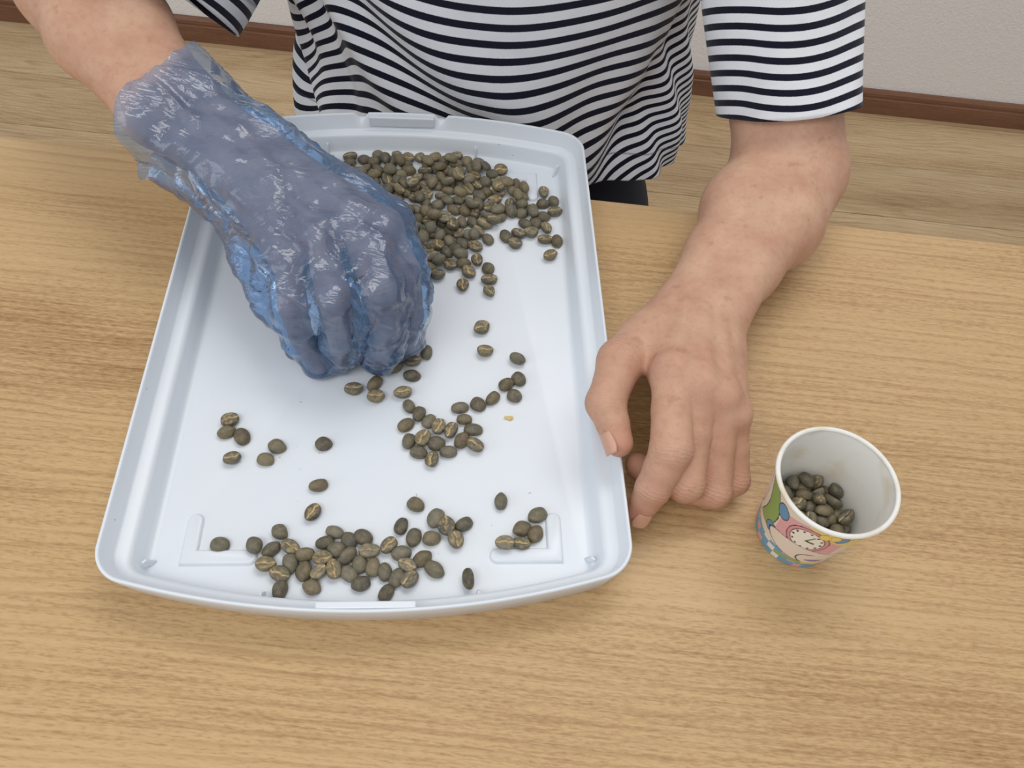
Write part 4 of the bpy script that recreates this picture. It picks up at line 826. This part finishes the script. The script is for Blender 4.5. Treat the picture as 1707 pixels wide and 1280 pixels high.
GG.F, *_ = hand_field(GG, ball, RH, {k: tuple(x+0.5 for x in v) for k, v in RRAD.items()}, RW, 1, infl=0.0016, kf=0.010, kp=0.014)
fin_out = RMID + unit(RELB-RMID)*0.06
for s in (-1, 1):
    GG.add(RW+sdr*s*13*mm, RMID+sdr*s*14*mm, 18*mm, 22*mm, 0.016, 0.02); GG.add(RMID+sdr*s*14*mm, fin_out+sdr*s*14*mm, 22*mm, 25*mm, 0.016, 0.02)
def sheet(a, b, r0, r1, n=7, k=0.005):
    """film spanned between two polylines"""
    a = [np.asarray(p) for p in a]; b = [np.asarray(p) for p in b]
    for i in range(len(a)-1):
        for t in np.linspace(0, 1, n, endpoint=(i == len(a)-2)): GG.add(lerp(a[i], a[i+1], t), lerp(b[i], b[i+1], t), r0, r1, k, 0.006)
# loose film along the little-finger side, from the cuff to the finger roots
sheet([tp(225, 215, 84), tp(290, 235, 80), tp(350, 285, 78), tp(410, 360, 72), tp(455, 430, 64), tp(490, 500, 54)],
      [tp(215, 278, 62), tp(246, 286, 62), tp(308, 318, 60), tp(368, 372, 56), tp(402, 450, 50), tp(434, 512, 42)], 5*mm, 1.7*mm, 9)
sheet([tp(490, 500, 54), tp(498, 545, 40), tp(520, 595, 16)], [tp(434, 512, 42), tp(474, 545, 30), tp(490, 590, 12)], 4*mm, 1.7*mm, 8)
# thumb side edge
sheet([tp(330, 160, 96), tp(420, 215, 90), tp(520, 290, 84), tp(630, 365, 74)], [tp(338, 132, 84), tp(440, 185, 76), tp(530, 262, 66), tp(655, 345, 60)], 6*mm, 2*mm, 10)
sheet([tp(645, 378, 78), tp(682, 455, 62), tp(690, 520, 44)], [tp(690, 405, 62), tp(702, 480, 46), tp(703, 535, 26)], 5*mm, 2*mm, 9)
# film spanning the gaps between the fingers
for a, b in (('index', 'middle'), ('middle', 'ring'), ('ring', 'pinky')):
    pa, pb = RH[a], RH[b]; dz = np.array([0, 0, 0.003])
    sheet([pa[0]+dz, pa[1]+dz, lerp(pa[1], pa[2], .55)], [pb[0]+dz, pb[1]+dz, lerp(pb[1], pb[2], .55)], 5*mm, 5*mm, 7, 0.007)
# taut creases in the film
for pts in ([(652, 372, 90), (628, 450, 84), (606, 530, 66), (594, 598, 24)], [(640, 380, 92), (600, 440, 92), (560, 470, 86)], 
            [(530, 402, 96), (500, 470, 78), (468, 520, 56)], [(690, 430, 74), (660, 500, 62), (650, 590, 28)], [(410, 225, 98), (450, 300, 98), (470, 360, 92)], [(505, 330, 97), (470, 380, 88), (430, 470, 60)],
            [(640, 362, 92), (585, 350, 98), (520, 385, 97)]):
    q = [tp(*p) for p in pts]
    for i in range(len(q)-1): GG.add(q[i], q[i+1], 1.5*mm, 1.5*mm, 0.007, 0.004)
# empty film tips beyond the fingers
GG.add(RH['pinky'][3], tp(545, 622, 8), 6*mm, 1.6*mm, 0.004); GG.add(RH['ring'][3], tp(575, 606, 7), 6.5*mm, 2*mm, 0.004); GG.add(RH['middle'][3], tp(640, 612, 8), 6.5*mm, 2.4*mm, 0.004)
GP, GQ = GG.nets(); GP = relax(GP, GQ, 2)
GN = vnormals(GP, GQ)
from mathutils import noise as mnoise
hd = unit(RH['middle'][0]-RW); hs = unit(np.cross(hd, UP))
L1 = (GP-RW)@hd; L2 = (GP-RW)@hs; L3 = (GP-RW)@UP
disp = np.zeros(len(GP))
for i in range(len(GP)):
    a = mnoise.noise((L1[i]*28, L2[i]*85, L3[i]*60)); b = mnoise.noise((L1[i]*75+9, L2[i]*110, L3[i]*90)); c = mnoise.noise((L1[i]*26+L2[i]*40, L2[i]*30-L1[i]*34+5, L3[i]*30))
    fd = mnoise.voronoi((L1[i]*21+b*.25, L2[i]*38+a*.2, L3[i]*30))[0]; e_ = fd[1]-fd[0]
    disp[i] = 0.0026*math.exp(-e_*6) + 0.0016*(1-2*abs(a))*0.8 + 0.0002*(1-2*abs(b)) + 0.0026*(1-2.4*abs(c))*0.6
low_ = sstep(TABLE+0.003, TABLE+0.015, GP[:, 2])
GP = GP + GN*(disp*low_)[:, None]; GP[:, 2] = np.maximum(GP[:, 2], TABLE+0.0030)
# open cuff: drop everything beyond the slanting cuff line
ca, cb = tp(240, 284, 62), tp(338, 128, 92); fax = unit(RELB-RW); ce = unit(cb-ca); cn = unit(fax - ce*(fax@ce)); cm_ = (ca+cb)/2
sdp = (GP-cm_)@cn + 0.0025*np.sin(((GP-cm_)@ce)*90); keep = sdp < 0
GQ = GQ[keep[GQ].any(1)]; out_ = sdp > 0; GP[out_] -= cn*sdp[out_][:, None]
used = np.unique(GQ); rem = np.full(len(GP), -1); rem[used] = np.arange(len(used)); GP = GP[used]; GQ = rem[GQ]
glove = mesh_obj('disposable_glove', GP, GQ, M['film'], person, world=True); glove['label'] = 'crinkled translucent blue plastic glove'
